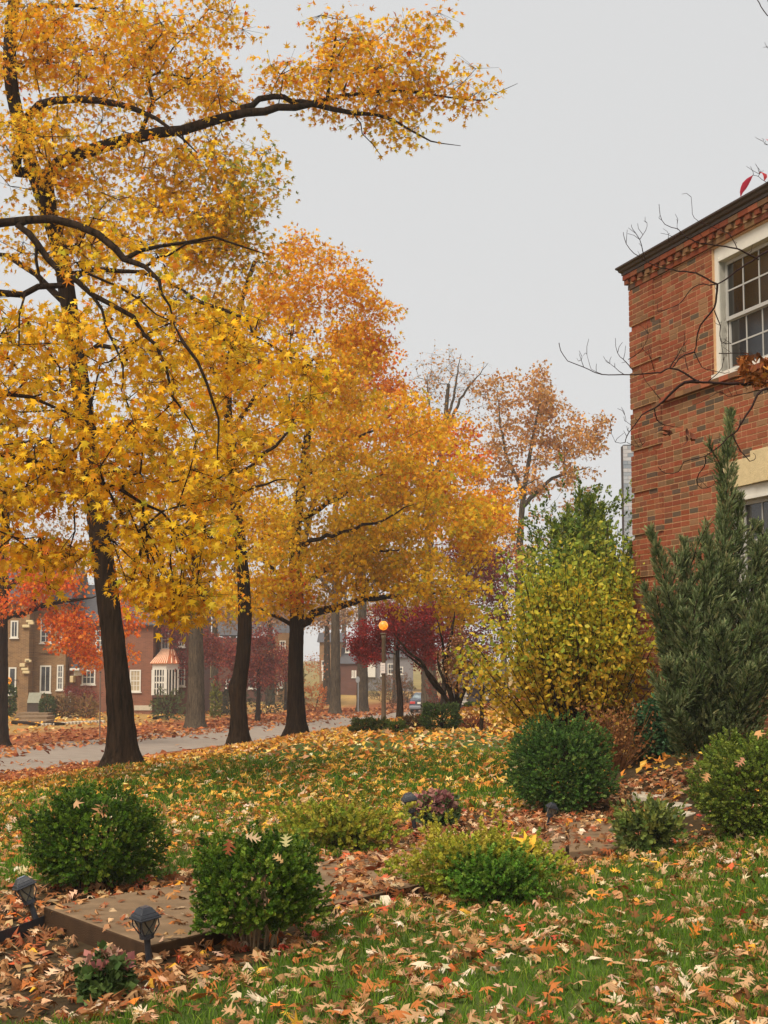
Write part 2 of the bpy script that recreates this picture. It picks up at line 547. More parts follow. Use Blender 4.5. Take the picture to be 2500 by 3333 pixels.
# ------------------------------------------------------------------ ground
def in_poly(X, Y, poly):
    inside = np.zeros(X.shape, bool)
    n = len(poly)
    for i in range(n):
        x0, y0 = poly[i]; x1, y1 = poly[(i + 1) % n]
        c = ((y0 > Y) != (y1 > Y)) & (X < (x1 - x0) * (Y - y0) / (y1 - y0 + 1e-12) + x0)
        inside ^= c
    return inside

BED_PX = [(-260, 3300), (380, 3320), (520, 3230), (880, 3130), (1060, 3010), (1240, 2960), (1330, 2950), (1620, 2930), (1800, 2860), (1990, 2800), (2300, 2765), (2560, 2745),
          (2700, 2500), (2300, 2440), (2080, 2440), (1980, 2560), (1900, 2620), (1640, 2660), (1450, 2640), (1290, 2690), (1100, 2790), (900, 2800), (560, 2860), (470, 2880), (80, 2880), (-260, 2960)]
BED = [(p.x, p.y) for p in (onplane(x, y, 0.0) for x, y in BED_PX)]

def vnoise(X, Y, s, seed=0):
    """cheap smooth value noise"""
    r = np.random.default_rng(seed)
    tab = r.random((64, 64))
    u = X / s; v = Y / s
    i = np.floor(u).astype(int); j = np.floor(v).astype(int)
    fu = ss(u - i); fv = ss(v - j)
    a = tab[i % 64, j % 64]; b = tab[(i + 1) % 64, j % 64]; c = tab[i % 64, (j + 1) % 64]; d = tab[(i + 1) % 64, (j + 1) % 64]
    return (a * (1 - fu) + b * fu) * (1 - fv) + (c * (1 - fu) + d * fu) * fv

def build_ground():
    ys = np.concatenate([np.linspace(-20, 4, 10)[:-1], 4 * (1.0215 ** np.arange(0, 245)), ])
    ys = ys[ys < 700]
    tx = np.linspace(-1, 1, 261)
    xs = np.sinh(tx * 5.2) / np.sinh(5.2) * 500
    X, Y = np.meshgrid(xs, ys)
    Z = gz(X, Y)
    q = road_q(X, Y)
    n1 = vnoise(X + 300, Y + 300, 0.6, 1); n2 = vnoise(X + 500, Y + 500, 2.5, 2)
    grass = np.array(lin(70, 84, 34)); olive = np.array(lin(118, 108, 58)); soil = np.array(lin(62, 44, 32))
    litter = np.array(lin(158, 98, 48)); red = np.array(lin(140, 82, 46)); gold = np.array(lin(160, 126, 74))
    c = grass[None, None] * (0.75 + 0.5 * n1[..., None])
    def mixc(c, k, f): return c * (1 - f[..., None]) + k * (0.8 + 0.4 * n1[..., None]) * f[..., None]
    c = mixc(c, litter, ss((q + 15.5) / 4) * 0.8)
    c = mixc(c, red, ss((q + 4) / 3))
    c = mixc(c, gold, ss((q - 11) / 3))
    c = mixc(c, olive, ss((q - 17) / 5) * (0.5 + 0.5 * n2))
    c = mixc(c, soil, in_poly(X, Y, BED).astype(float) * 0.9)
    nr, nc = X.shape
    idx = np.arange(nr * nc).reshape(nr, nc)
    T = np.stack([idx[:-1, :-1], idx[:-1, 1:], idx[1:, 1:], idx[1:, :-1]], -1).reshape(-1, 4)
    me = np_mesh('ground', np.stack([X, Y, Z], -1), T, c.reshape(-1, 3), True)
    m = attr_mat('ground', 0.9, 0.1, 0, 0.45, 0.6, 9)
    o = link('ground', me, m)
    tag(o, 'sloping lawn ground with soil beds', None, None, 'structure')

build_ground()

# ---- road: asphalt strip, its edges lost under leaves
def build_road():
    V = []; T = []
    rs = np.concatenate([np.linspace(-60, 140, 161)])
    qs = np.linspace(-0.2, 7.2, 12)
    for r in rs:
        for q in qs:
            x, y = road_pt(q, r)
            V.append((x, y, g(x, y) + 0.012 + 0.05 * (1 - ((q - 3.5) / 3.7) ** 2)))
    n = len(qs)
    for i in range(len(rs) - 1):
        for j in range(n - 1):
            T.append((i * n + j, (i + 1) * n + j, (i + 1) * n + j + 1, i * n + j + 1))
    o = link('road', np_mesh('road', np.array(V), np.array(T), None, True), M_asphalt)
    tag(o, 'grey asphalt street edged by fallen leaves', None, None, 'structure')
build_road()

# ------------------------------------------------------------------ walk, step, flagstones
ZW = 0.06
def quad_px(pts, z): return [(p.x, p.y) for p in (onplane(x, y, z) for x, y in pts)]
F0, F1 = onplane(490, 3075, ZW), onplane(1850, 2765, ZW)
B0, B1 = onplane(145, 2950, ZW), onplane(1850, 2672, ZW)
F2, B2 = onplane(2420, 2712, ZW), onplane(2380, 2640, ZW)
def lerp(a, b, t): return a + (b - a) * t
def slab(name, fa, fb, ba, bb, z0, z1, label):
    mb = MB(); 
    n = 8
    front = [lerp(fa, fb, i / n) for i in range(n + 1)]; back = [lerp(ba, bb, i / n) for i in range(n + 1)]
    poly = [(p.x + random.uniform(-.006, .006), p.y + random.uniform(-.006, .006)) for p in front + back[::-1]]
    mb.prism(poly, z0, z1)
    return mb.build(name, M_concrete, None, False, 0.012)
M_riser = plain('riser_concrete', lin(70, 50, 33), .9, .15, .3, 7, .6, fine=150)  # darker brown concrete for the upright faces of step and walk slabs
gap = 0.006
cuts = [0.0, 0.30, 0.56, 0.80, 1.0]
labs = ['thick concrete step block with exposed end between the two clipped bushes', 'leaf littered concrete walk slab behind the front boxwood', 'concrete walk slab hidden under yellow green ground cover', 'concrete walk slab under the low shrubs before the paved landing']
for i in range(4):
    a, b = cuts[i] + (gap if i else 0), cuts[i + 1] - gap
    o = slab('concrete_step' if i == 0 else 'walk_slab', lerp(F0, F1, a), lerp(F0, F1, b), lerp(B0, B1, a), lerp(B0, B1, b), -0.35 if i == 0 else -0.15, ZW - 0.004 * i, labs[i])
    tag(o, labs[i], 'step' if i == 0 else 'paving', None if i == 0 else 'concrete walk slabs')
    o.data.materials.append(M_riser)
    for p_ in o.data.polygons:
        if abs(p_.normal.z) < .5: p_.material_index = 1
o = slab('walk_slab', lerp(F1, F2, 0.004), F2, lerp(B1, B2, 0.004), B2, -0.15, ZW - 0.012, '')
tag(o, 'bare concrete landing slab in front of the right hand bush', 'paving', 'concrete walk slabs')

def flagstone(px, py, rx, ry, label):
    c = hit(px, py)
    n = 11
    poly = []
    for k in range(n):
        a = 2 * math.pi * k / n
        e = random.uniform(0.8, 1.1)
        poly.append((c.x + rx * e * math.cos(a), c.y + ry * e * math.sin(a)))
    mb = MB().prism(poly, c.z - 0.06, c.z + 0.018)
    o = mb.build('flagstone', M_flag, None, False, 0.01)
    tag(o, label, 'stone', 'flat stones leading to the house')
flagstone(2110, 2590, 0.17, 0.32, 'larger pale flat stone in the soil before the juniper')
flagstone(2215, 2622, 0.15, 0.2, 'smaller pale flat stone beside the right hand bush')
flagstone(2235, 2650, 0.09, 0.12, 'small thin stone at the edge of the landing slab')

# ------------------------------------------------------------------ brick house on the right
HB = Vector((WC[0], WC[1], 0.0))
ZG = 0.3
def hf(u, v, z):
    """u along the wall towards the camera, v outwards"""
    return (WC[0] + WD[0] * u + WN[0] * v, WC[1] + WD[1] * u + WN[1] * v, z)
def hz(px, py, u):
    Y = WC[1] + WD[1] * u
    return at(px, py, Y).z
house = empty('brick_house', HB, 'two storey red brick house with quoined corner and white windows at right', 'house')
CH = 0.0677
EAVE = hz(2066, 945, 0.0)
NCR = int((EAVE - 0.05 - ZG) / CH)
Z0 = EAVE - NCR * CH
WIN_U = (2.14, 3.50, hz(2340, 1222, 2.14), hz(2340, 812, 2.14))      # u0,u1,z0,z1 of upper window opening
WIN_L = (2.44, 3.80, hz(2395, 2150, 2.5), hz(2395, 1588, 2.5))
LINT = (2.20, 4.05, WIN_L[3], WIN_L[3] + 0.30)
ULEN = 7.0
brick_cols = [lin(152, 84, 58), lin(143, 77, 53), lin(133, 80, 57), lin(130, 95, 66), lin(103, 83, 67), lin(158, 93, 64), lin(141, 103, 72), lin(146, 77, 52)]
brick_w = [4.5, 4.5, 4, 3, .9, 2.6, 2.6, 4]
bricks = []           # u0,u1,row,vout
band_z = WIN_U[2] - 0.10
def quoin(row):
    k = (NCR - 1 - row)
    ph = k % 8
    grp = k // 8
    return (ph < 7), (0.66 if grp % 2 == 0 else 0.82)
for row in range(NCR):
    z = Z0 + row * CH
    isq, qw = quoin(row)
    zc = z + CH / 2
    def run(ua, ub, vout, start):
        u = ua
        if start: 
            L = 0.098 if (row % 2) else 0.203
            bricks.append((u, min(u + L, ub), row, vout)); u += L + 0.0135
        while u < ub - 0.03:
            L = 0.203 if random.random() > 0.16 else 0.0965
            e = min(u + L, ub)
            if ub - e < 0.05: e = ub
            bricks.append((u, e, row, vout)); u = e + 0.0135
    segs = []
    if isq:
        run(-0.022, qw, 0.024, True)
        ua = qw + 0.012
    else:
        run(0.0, qw, 0.0, True); ua = qw + 0.012
    blocks = []
    if WIN_U[2] - 0.03 < zc < WIN_U[3] + 0.02: blocks.append((WIN_U[0], WIN_U[1]))
    if WIN_L[2] - 0.03 < zc < WIN_L[3] + 0.0: blocks.append((WIN_L[0], WIN_L[1]))
    if LINT[2] <= zc < LINT[3]: blocks.append((LINT[0] + (LINT[3] - zc) * 0.15, LINT[1]))
    cur = ua
    for a, b in blocks:
        run(cur, a - 0.008, 0.0, False); cur = b + 0.008
    run(cur, ULEN, 0.0, False)

TB_V = np.array([(x, y, z) for z in (0, 1) for y in (0, 1) for x in (0, 1)], float)
TB_T = np.array([(0, 2, 3), (0, 3, 1), (4, 5, 7), (4, 7, 6), (0, 1, 5), (0, 5, 4), (0, 4, 6), (0, 6, 2), (1, 3, 7), (1, 7, 5), (2, 6, 7), (2, 7, 3)])
# corners: local x along wall, y outwards, z up
bc = palette(len(bricks), brick_cols, brick_w, 0.07) * np.array([.84, .86, .88])
# larger tonal drift over the wall
for i, (a, b, row, vo) in enumerate(bricks):
    t = vnoise(np.array(a * 1.0 + 50), np.array(row * CH + 50), 0.7, 5)
    bc[i] *= 0.86 + 0.28 * t
us = np.array([(a + b) / 2 for a, b, _, _ in bricks]); zs = np.array([Z0 + r * CH for _, _, r, _ in bricks])
Pb = np.array([hf(u, 0, z) for u, z in zip(us, zs)])
px_, py_ = proj(Pb)
vis = (px_ > 2040) & (px_ < 2505) & (py_ < 1950) & ~((px_ > 2330) & (py_ > 1650))
score = np.where(vis, -Pb[:, 1], -1e9)
top = set(np.argsort(-score)[:300].tolist())
Mh = np.array([[WD[0], WN[0], 0], [WD[1], WN[1], 0], [0, 0, 1]])
def brick_verts(a, b, row, vo, zoff=0):
    jz = random.uniform(-0.0012, 0.0012)
    v = TB_V * np.array([b - a, 0.052, CH - 0.0135]) + np.array([a, vo - 0.05 + random.uniform(0, 0.0015), Z0 + row * CH + jz])
    return v
variants = {}
V = []; T = []; Cc = []; off = 0
for i, bk in enumerate(bricks):
    if i in top:
        full = round(bk[1] - bk[0], 2)
        key = (full, random.randrange(6))
        if key not in variants:
            tv = (TB_V - np.array([0.5, 0.5, 0.5])) * np.array([bk[1] - bk[0], 0.052, CH - 0.0135])
            wv = (Mh @ tv.T).T
            c = np.clip(bc[i], 0, 1)
            variants[key] = np_mesh('brick', wv, TB_T, np.tile(c, (8, 1)))
            variants[key].materials.append(M_brick)
        o = bpy.data.objects.new('brick', variants[key]); COL.objects.link(o)
        o.parent = house
        p = hf((bk[0] + bk[1]) / 2, bk[3] - 0.024 + random.uniform(0, 0.0015), Z0 + (bk[2] + 0.5) * CH - 0.005)
        o.location = Vector(p) - HB
    else:
        v = brick_verts(*bk)
        wv = np.array([hf(*p) for p in v])
        V.append(wv); T.append(TB_T + off); off += 8
        Cc.append(np.tile(bc[i], (8, 1)))
o = link('brick_field', np_mesh('brick_field', np.concatenate(V), np.concatenate(T), np.concatenate(Cc)), M_brick, house)
o['kind'] = 'stuff'
# mortar core, with openings left for the windows
mb = MB()
def core(u0, u1, z0, z1): mb.box(u0, u1, -0.3, -0.002, z0, z1, hf)
core(0.0, WIN_U[0], ZG - 0.5, EAVE); core(WIN_U[1], ULEN, ZG - 0.5, EAVE)
core(WIN_U[0], WIN_U[1], WIN_U[3], EAVE); core(WIN_L[0], WIN_U[1], WIN_L[3], WIN_U[2]); core(WIN_U[0], WIN_L[0], ZG - 0.5, WIN_U[2])
core(WIN_L[0], WIN_U[1], ZG - 0.5, WIN_L[2])
mb.box(0.02, ULEN, -8, -0.31, ZG - 0.5, EAVE - 0.01, hf)
# quoin backing
for row in range(NCR):
    isq, qw = quoin(row)
    if isq: mb.box(-0.018, qw - 0.004, -0.28, 0.022, Z0 + row * CH - 0.012, Z0 + (row + 1) * CH - 0.012, hf)
mb.build('mortar_wall', M_mortar, house)

# cornice: corbelled brick courses, dentils, gutter
def corbel(name, z0, z1, v, uend, col):
    mbv = []; 
    u = uend
    V = []; T = []; C = []; off = 0
    while u < ULEN:
        L = 0.203
        tv = TB_V * np.array([L, v + 0.1, z1 - z0 - 0.009]) + np.array([u, -0.1, z0])
        V.append(np.array([hf(*p) for p in tv])); T.append(TB_T + off); off += 8
        C.append(np.tile(palette(1, brick_cols, brick_w, 0.08)[0] * .85, (8, 1)))
        u += L + 0.009
    return link(name, np_mesh(name, np.concatenate(V), np.concatenate(T), np.concatenate(C)), M_brick, house)
c0 = EAVE
corbel('corbel_course', c0, c0 + CH, 0.030, -0.030, None)
zden = c0 + CH
u = -0.055; k = 0
mbm = MB().box(-0.035, ULEN, -0.1, 0.034, zden + 0.001, zden + CH - 0.001, hf)
mbm.build('dentil_backing', M_mortar, house)
dent_me = {}
while u < 4.2:
    key = k % 5
    if key not in dent_me:
        tv = (TB_V - np.array([0.5, 0, 0.5])) * np.array([0.10, 0.072, 0.058])
        dent_me[key] = np_mesh('dentil', (Mh @ tv.T).T, TB_T, np.tile(palette(1, brick_cols, brick_w, 0.08)[0] * .85, (8, 1)))
        dent_me[key].materials.append(M_brick)
    o = bpy.data.objects.new('dentil', dent_me[key]); COL.objects.link(o); o.parent = house
    o.location = Vector(hf(u + 0.05, 0.0, zden + 0.033)) - HB
    u += 0.205; k += 1
corbel('corbel_course', zden + CH, zden + 2 * CH, 0.085, -0.075, None)
ztop = zden + 2 * CH
mb = MB()
prof = [(-0.1, 0.0), (0.09, 0.0), (0.095, 0.03), (0.125, 0.045), (0.135, 0.07), (0.165, 0.085), (0.165, 0.105), (-0.1, 0.115)]
def ext(prof, u0, u1, z):
    n = len(prof)
    v = [hf(u0 - 0.5 * max(0, p[0] - 0.08), p[0], z + p[1]) for p in prof] + [hf(u1, p[0], z + p[1]) for p in prof]
    f = [tuple(range(n)), tuple(range(n, 2 * n))[::-1]] + [(i, n + i, n + (i + 1) % n, (i + 1) % n) for i in range(n)]
    return v, f
mb.add(*ext(prof, -0.085, ULEN, ztop))
mb.build('gutter', M_gutter, house)
mb = MB(); 
a = [hf(-0.08, 0.1, ztop + 0.11), hf(ULEN, 0.1, ztop + 0.11), hf(ULEN, -8, ztop + 0.11), hf(-0.15, -8, ztop + 0.11), hf(3.4, -3.9, ztop + 1.2), hf(ULEN, -3.9, ztop + 1.2)]
mb.add(a, [(0, 1, 5, 4), (1, 2, 5), (2, 3, 4, 5), (3, 0, 4), (3, 2, 1, 0)])
mb.build('roof', M_roof, house)

def near_window(name, W, cols, meet, casing, sill=True):
    u0, u1, z0, z1 = W
    win = empty('window', Vector(hf(u0, 0, z0)))
    win.parent = house; win.location = Vector(hf(u0, 0, z0)) - HB
    Pw = Vector(hf(u0, 0, z0))
    def put(mbx, nm, mat, bev=0):
        o = mbx.build(nm, mat, None, False, bev)
        o.parent = win; o.matrix_parent_inverse = Matrix.Translation(Pw).inverted()
        return o
    cw = casing
    c = MB()
    c.box(u0, u0 + cw, -0.12, -0.03, z0, z1, hf); c.box(u1 - cw, u1, -0.12, -0.03, z0, z1, hf); c.box(u0 + cw, u1 - cw, -0.12, -0.028, z1 - cw * 1.25, z1, hf)
    c.box(u0 + cw - 0.012, u0 + cw, -0.11, -0.015, z0, z1 - cw, hf); c.box(u0 + cw, u1 - cw, -0.11, -0.012, z1 - cw * 1.25 - 0.03, z1 - cw * 1.25, hf)
    put(c, 'casing', M_white)
    iu0, iu1, iz1 = u0 + cw + 0.004, u1 - cw - 0.004, z1 - cw * 1.25 - 0.034
    zm = z0 + (iz1 - z0) * meet
    for nm, a, b, vd in (('upper_sash', zm, iz1, -0.10), ('lower_sash', z0 + 0.03, zm + 0.03, -0.13)):
        s = MB(); fw = 0.042
        s.box(iu0, iu0 + fw, vd - 0.03, vd, a, b, hf); s.box(iu1 - fw, iu1, vd - 0.03, vd, a, b, hf)
        s.box(iu0 + fw, iu1 - fw, vd - 0.03, vd + 0.001, a, a + fw, hf); s.box(iu0 + fw, iu1 - fw, vd - 0.03, vd + 0.001, b - fw, b, hf)
        gu0, gu1, ga, gb = iu0 + fw, iu1 - fw, a + fw, b - fw
        for i in range(1, cols):
            x = gu0 + (gu1 - gu0) * i / cols
            s.box(x - 0.009, x + 0.009, vd - 0.022, vd - 0.004, ga, gb, hf)
        zmid = (ga + gb) / 2
        s.box(gu0, gu1, vd - 0.0225, vd - 0.0045, zmid - 0.009, zmid + 0.009, hf)
        put(s, nm, M_greywhite)
        for i in range(cols):
            for j in range(2):
                p = MB()
                xa, xb = gu0 + (gu1 - gu0) * i / cols + 0.006, gu0 + (gu1 - gu0) * (i + 1) / cols - 0.006
                za, zb = ga + (gb - ga) * j / 2 + 0.006, ga + (gb - ga) * (j + 1) / 2 - 0.006
                p.box(xa, xb, vd - 0.016, vd - 0.012, za, zb, hf)
                put(p, 'pane', M_glass)
    if sill:
        s = MB().box(u0 - 0.02, u1 + 0.02, -0.14, 0.03, z0 - 0.05, z0 + 0.0, hf)
        put(s, 'sill', M_white)
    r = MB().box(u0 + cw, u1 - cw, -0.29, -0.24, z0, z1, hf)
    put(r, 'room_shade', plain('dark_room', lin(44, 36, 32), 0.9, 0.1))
near_window('upper', WIN_U, 3, 0.47, 0.115)
near_window('lower', WIN_L, 3, 0.50, 0.10)
# sloping brick sill course under the upper window and its drip ledge
V = []; T = []; C = []; off = 0
u = 0.87
while u < 4.4:
    tv = TB_V * np.array([0.203, 0.15, 0.058]) + np.array([u, -0.08, band_z - 0.02])
    V.append(np.array([hf(*p) for p in tv])); T.append(TB_T + off); off += 8
    C.append(np.tile(palette(1, brick_cols, brick_w, 0.08)[0] * .85, (8, 1))); u += 0.213
link('sill_course', np_mesh('sill_course', np.concatenate(V), np.concatenate(T), np.concatenate(C)), M_brick, house)
# flared stone lintel with keystone over the lower window
mid = (LINT[0] + LINT[1]) / 2 + 0.05
for k in range(5):
    ta, tb = k / 5, (k + 1) / 5
    def q(t, z): 
        f = (z - LINT[2]) / (LINT[3] - LINT[2])
        a = LINT[0] + 0.10 * (1 - f); b = LINT[1] - 0.10 * (1 - f)
        return a + (b - a) * t
    zt = LINT[3] + (0.06 if k == 2 else 0); vv = 0.03 if k == 2 else 0.012
    pts = [(q(ta, LINT[2]) + 0.004, LINT[2]), (q(tb, LINT[2]) - 0.004, LINT[2]), (q(tb, zt) - 0.004, zt), (q(ta, zt) + 0.004, zt)]
    v = [hf(a, -0.1, z) for a, z in pts] + [hf(a, vv, z) for a, z in pts]
    MB().add(v, [(0, 3, 2, 1), (4, 5, 6, 7), (0, 1, 5, 4), (1, 2, 6, 5), (2, 3, 7, 6), (3, 0, 4, 7)]).build('lintel_stone', M_stone, house, False, 0.004)

# neighbouring house behind it: pale slate clad chimney stack and low wall
nb_o = at(2052, 1690, 40.0)
nb = empty('neighbour_house', Vector((nb_o.x, 40, g(nb_o.x, 40))), 'pale grey slate clad stack of the house behind the brick corner', 'house')
xl = at(2030, 1600, 40).x; ztp = at(2030, 1447, 40).z; zbt = at(2030, 1700, 40).z
MB().box(xl + 0.02, xl + 2.4, 40.02, 40.5, zbt - 1, ztp, None).build('stack_core', M_roof, nb)
row = 0; z = zbt - 1
sl = [lin(150, 154, 160), lin(168, 170, 174), lin(136, 142, 150), lin(180, 176, 176)]
V = []; T = []; C = []; off = 0
slate_me = [np_mesh('slate', (TB_V - 0.5) * np.array([0.232, 0.03, 0.096]), TB_T, np.tile(np.array(c), (8, 1))) for c in sl]
for m_ in slate_me: m_.materials.append(M_slate)
while z < ztp - 0.05:
    x = xl - (0.12 if row % 2 else 0)
    while x < xl + 1.0:
        cx = x + 0.12
        if cx - 0.116 >= xl - 0.13:
            o = bpy.data.objects.new('slate', random.choice(slate_me)); COL.objects.link(o); o.parent = nb
            o.location = Vector((cx + (0.06 if cx - 0.116 < xl else 0), 40.0 + random.uniform(-.004, .004), z + 0.05)) - nb.location
            if cx - 0.116 < xl: o.scale = (0.5, 1, 1)
        x += 0.24
    row += 1; z += 0.102
MB().box(xl + 0.4, xl + 9, 40.5, 46, nb.location.z - 0.5, zbt - 0.9).build('wall', M_dred, nb)

# ------------------------------------------------------------------ trees
class Grow:
    def __init__(s, seed):
        s.P = []; s.par = []; s.R = []; s.L = []; s.first = []   # position, parent, given radius, path length, limb id
        s.r = np.random.default_rng(seed); s.limb = 0
    def node(s, p, par, R=0.0, limb=None):
        p = np.asarray(p, float)
        s.P.append(p); s.par.append(par); s.R.append(R)
        s.L.append(0 if par < 0 else s.L[par] + np.linalg.norm(p - s.P[par]))
        if limb is None:
            limb = 0 if par < 0 else s.first[par]
        s.first.append(limb)
        return len(s.P) - 1
    def polyline(s, pts, r0, r1, step=0.3, wob=0.03, trunk=False):
        pts = np.array([np.asarray(p, float) for p in pts])
        # Catmull-Rom
        e = np.vstack([2 * pts[0] - pts[1], pts, 2 * pts[-1] - pts[-2]])
        out = []
        for i in range(1, len(e) - 2):
            L = np.linalg.norm(e[i + 1] - e[i]); n = max(2, int(L / step))
            for k in range(n):
                t = k / n
                a, b, c, d = e[i - 1], e[i], e[i + 1], e[i + 2]
                out.append(0.5 * (2 * b + (c - a) * t + (2 * a - 5 * b + 4 * c - d) * t * t + (3 * b - a - 3 * c + d) * t ** 3))
        out.append(pts[-1]); out = np.array(out)
        if not trunk: out[1:] += s.r.normal(0, wob, (len(out) - 1, 3))
        par = -1; limb = 0
        if s.P:
            d = np.linalg.norm(np.array(s.P) - out[0], axis=1)
            par = int(d.argmin())
            if s.first[par] == 0: s.limb += 1; limb = s.limb
            else: limb = s.first[par]
            if d[par] > 0.5:
                q = s.P[par]; n = int(d[par] / 0.35)
                for k in range(1, n):
                    m = q + (out[0] - q) * k / n + np.array([0, 0, 0.12 * math.sin(math.pi * k / n) * d[par] * 0.3])
                    par = s.node(m, par, r0, limb)
        for i, p in enumerate(out):
            if i == 0 and par >= 0 and np.linalg.norm(p - s.P[par]) < 0.05: continue
            f_ = i / len(out); par = s.node(p, par, (r0 + (r1 - r0) * f_) * (1 if trunk else (1 - .8 * max(0, (f_ - .6) / .4) ** 1.5)), limb)
    def clusters(s, C, k=0.25, step=0.4, bend=0.12, minbase=0.0):
        C = np.asarray(C, float); n = len(C)
        alive = np.ones(n, bool)
        best = np.full(n, 1e9); bi = np.zeros(n, int)
        def upd(ids):
            Q = np.array([s.P[i] for i in ids]); Lq = np.array([s.L[i] for i in ids])
            zok = np.where(Q[:, 2] < minbase, 50.0, 0.0)
            D = np.linalg.norm(C[:, None] - Q[None], axis=2) + k * Lq[None] + zok[None]
            j = D.argmin(1); d = D[np.arange(n), j]
            m = d < best
            best[m] = d[m]; bi[m] = np.array(ids)[j[m]]
        upd(list(range(len(s.P))))
        s.tips = []
        for _ in range(n):
            i = int(np.where(alive, best, 1e9).argmin()); alive[i] = False
            p0 = s.P[bi[i]]; c = C[i]; v = c - p0; L = np.linalg.norm(v)
            m = max(1, int(L / step)); perp = s.r.normal(size=3) * bend * L; perp[2] = abs(perp[2]) * 0.6
            par = int(bi[i]); limb = s.first[par]
            if limb == 0: s.limb += 1; limb = s.limb
            new = []
            for q in range(1, m + 1):
                t = q / m
                par = s.node(p0 + v * t + perp * math.sin(math.pi * t) + s.r.normal(0, 0.02, 3) * (q < m), par, 0.0, limb)
                new.append(par)
            s.tips.append(par)
            upd(new)
    def radii(s, rt=0.006, ex=0.45):
        n = len(s.P); cnt = np.zeros(n); has = np.zeros(n, bool)
        for i in range(n - 1, -1, -1):
            if cnt[i] == 0: cnt[i] = 1
            if s.par[i] >= 0: cnt[s.par[i]] += cnt[i]
        r = rt * cnt ** ex
        for i in range(n):
            if s.R[i] > 0: r[i] = s.R[i]
            elif s.par[i] >= 0: r[i] = min(r[i], 0.8 * r[s.par[i]])
        s.rad = r
        return r
    def chains(s):
        n = len(s.P); ch = [[] for _ in range(n)]
        for i, p in enumerate(s.par):
            if p >= 0: ch[p].append(i)
        starts = [(0, -1)]; out = []
        while starts:
            i, pr = starts.pop()
            c = ([pr] if pr >= 0 else []) + [i]
            cur = i
            while ch[cur]:
                # prefer continuing on the same limb
                kids = sorted(ch[cur], key=lambda k: (s.first[k] == s.first[cur], s.rad[k]), reverse=True)
                for k in kids[1:]: starts.append((k, cur))
                if s.first[kids[0]] != s.first[cur]:
                    starts.append((kids[0], cur)); break
                cur = kids[0]; c.append(cur)
            out.append((s.first[i], c))
        return out

def tube_arrays(P, rad, sides, start_r=None):
    P = np.asarray(P, float); m = len(P)
    t = np.gradient(P, axis=0); t /= np.linalg.norm(t, axis=1, keepdims=True) + 1e-9
    d = P[-1] - P[0]
    ref = np.eye(3)[int(np.abs(d).argmin())]
    a = np.cross(t, ref); a /= np.linalg.norm(a, axis=1, keepdims=True) + 1e-9
    b = np.cross(t, a)
    th = np.linspace(0, 2 * np.pi, sides, endpoint=False)
    V = P[:, None] + (a[:, None] * np.cos(th)[None, :, None] + b[:, None] * np.sin(th)[None, :, None]) * np.asarray(rad)[:, None, None]
    idx = np.arange(m * sides).reshape(m, sides)
    A = idx[:-1]; B = idx[1:]
    T = np.stack([A, np.roll(A, -1, 1), np.roll(B, -1, 1), B], -1).reshape(-1, 4)
    return V.reshape(-1, 3), T

def trunk_mesh(P, rad, seed, flare=0.9, bulge=None, sides=28):
    """trunk with root flare and furrowed bark relief"""
    P = np.asarray(P, float); r = np.random.default_rng(seed)
    # resample finely
    L = np.concatenate([[0], np.cumsum(np.linalg.norm(np.diff(P, axis=0), axis=1))])
    n = max(20, int(L[-1] / 0.09)); tt = np.linspace(0, L[-1], n)
    Q = np.stack([np.interp(tt, L, P[:, k]) for k in range(3)], 1); R = np.interp(tt, L, rad)
    th = np.linspace(0, 2 * np.pi, sides, endpoint=False)
    ph = r.uniform(0, 6, 6)
    lob = 0.5 + 0.5 * np.cos(4 * th + ph[0]) * 0.6 + 0.25 * np.cos(7 * th + ph[1])
    V = []
    for i in range(n):
        h = tt[i]
        fl = 1 + flare * math.exp(-h / 0.26) * (0.45 + 0.7 * lob) + 0.14 * math.exp(-h / 0.9)
        rr = R[i] * fl * (1 + 0.045 * np.sin(13 * th + ph[2] + 0.9 * math.sin(h * 2.1)) + 0.03 * np.cos(5 * th + ph[3] + h) + 0.02 * r.normal(size=sides))
        if bulge: rr = rr * (1 + bulge[1] * math.exp(-((h - bulge[0]) / .22) ** 2) * (.55 + .45 * np.cos(th - math.pi)))
        V.append(np.stack([Q[i, 0] + rr * np.cos(th), Q[i, 1] + rr * np.sin(th), np.full(sides, Q[i, 2])], 1))
    V = np.array(V)
    idx = np.arange(n * sides).reshape(n, sides); A = idx[:-1]; B = idx[1:]
    T = np.stack([A, np.roll(A, -1, 1), np.roll(B, -1, 1), B], -1).reshape(-1, 4)
    return np_mesh('trunk', V.reshape(-1, 3), T, None, True)

def blob_points(blobs, r, density=1.0):
    """cluster centres in crown ellipsoids: (px,py,Y,rx_px,ry_px,rdepth_m,n)"""
    C = []; B = []
    for bi, (px, py, Y, rx, ry, rd, n) in enumerate(blobs):
        c = np.array(at(px, py, Y)); n = max(3, int(n * density))
        sx, sz = rx / FPX * Y, ry / FPX * Y
        u = r.normal(size=(n, 3)); u /= np.linalg.norm(u, axis=1, keepdims=True)
        u *= (r.random((n, 1)) ** 0.52) * np.where(r.random((n, 1)) < .14, 1.32, 1.0)
        C.append(c + u * np.array([sx, rd, sz])); B += [bi] * n
    return np.concatenate(C), np.array(B)

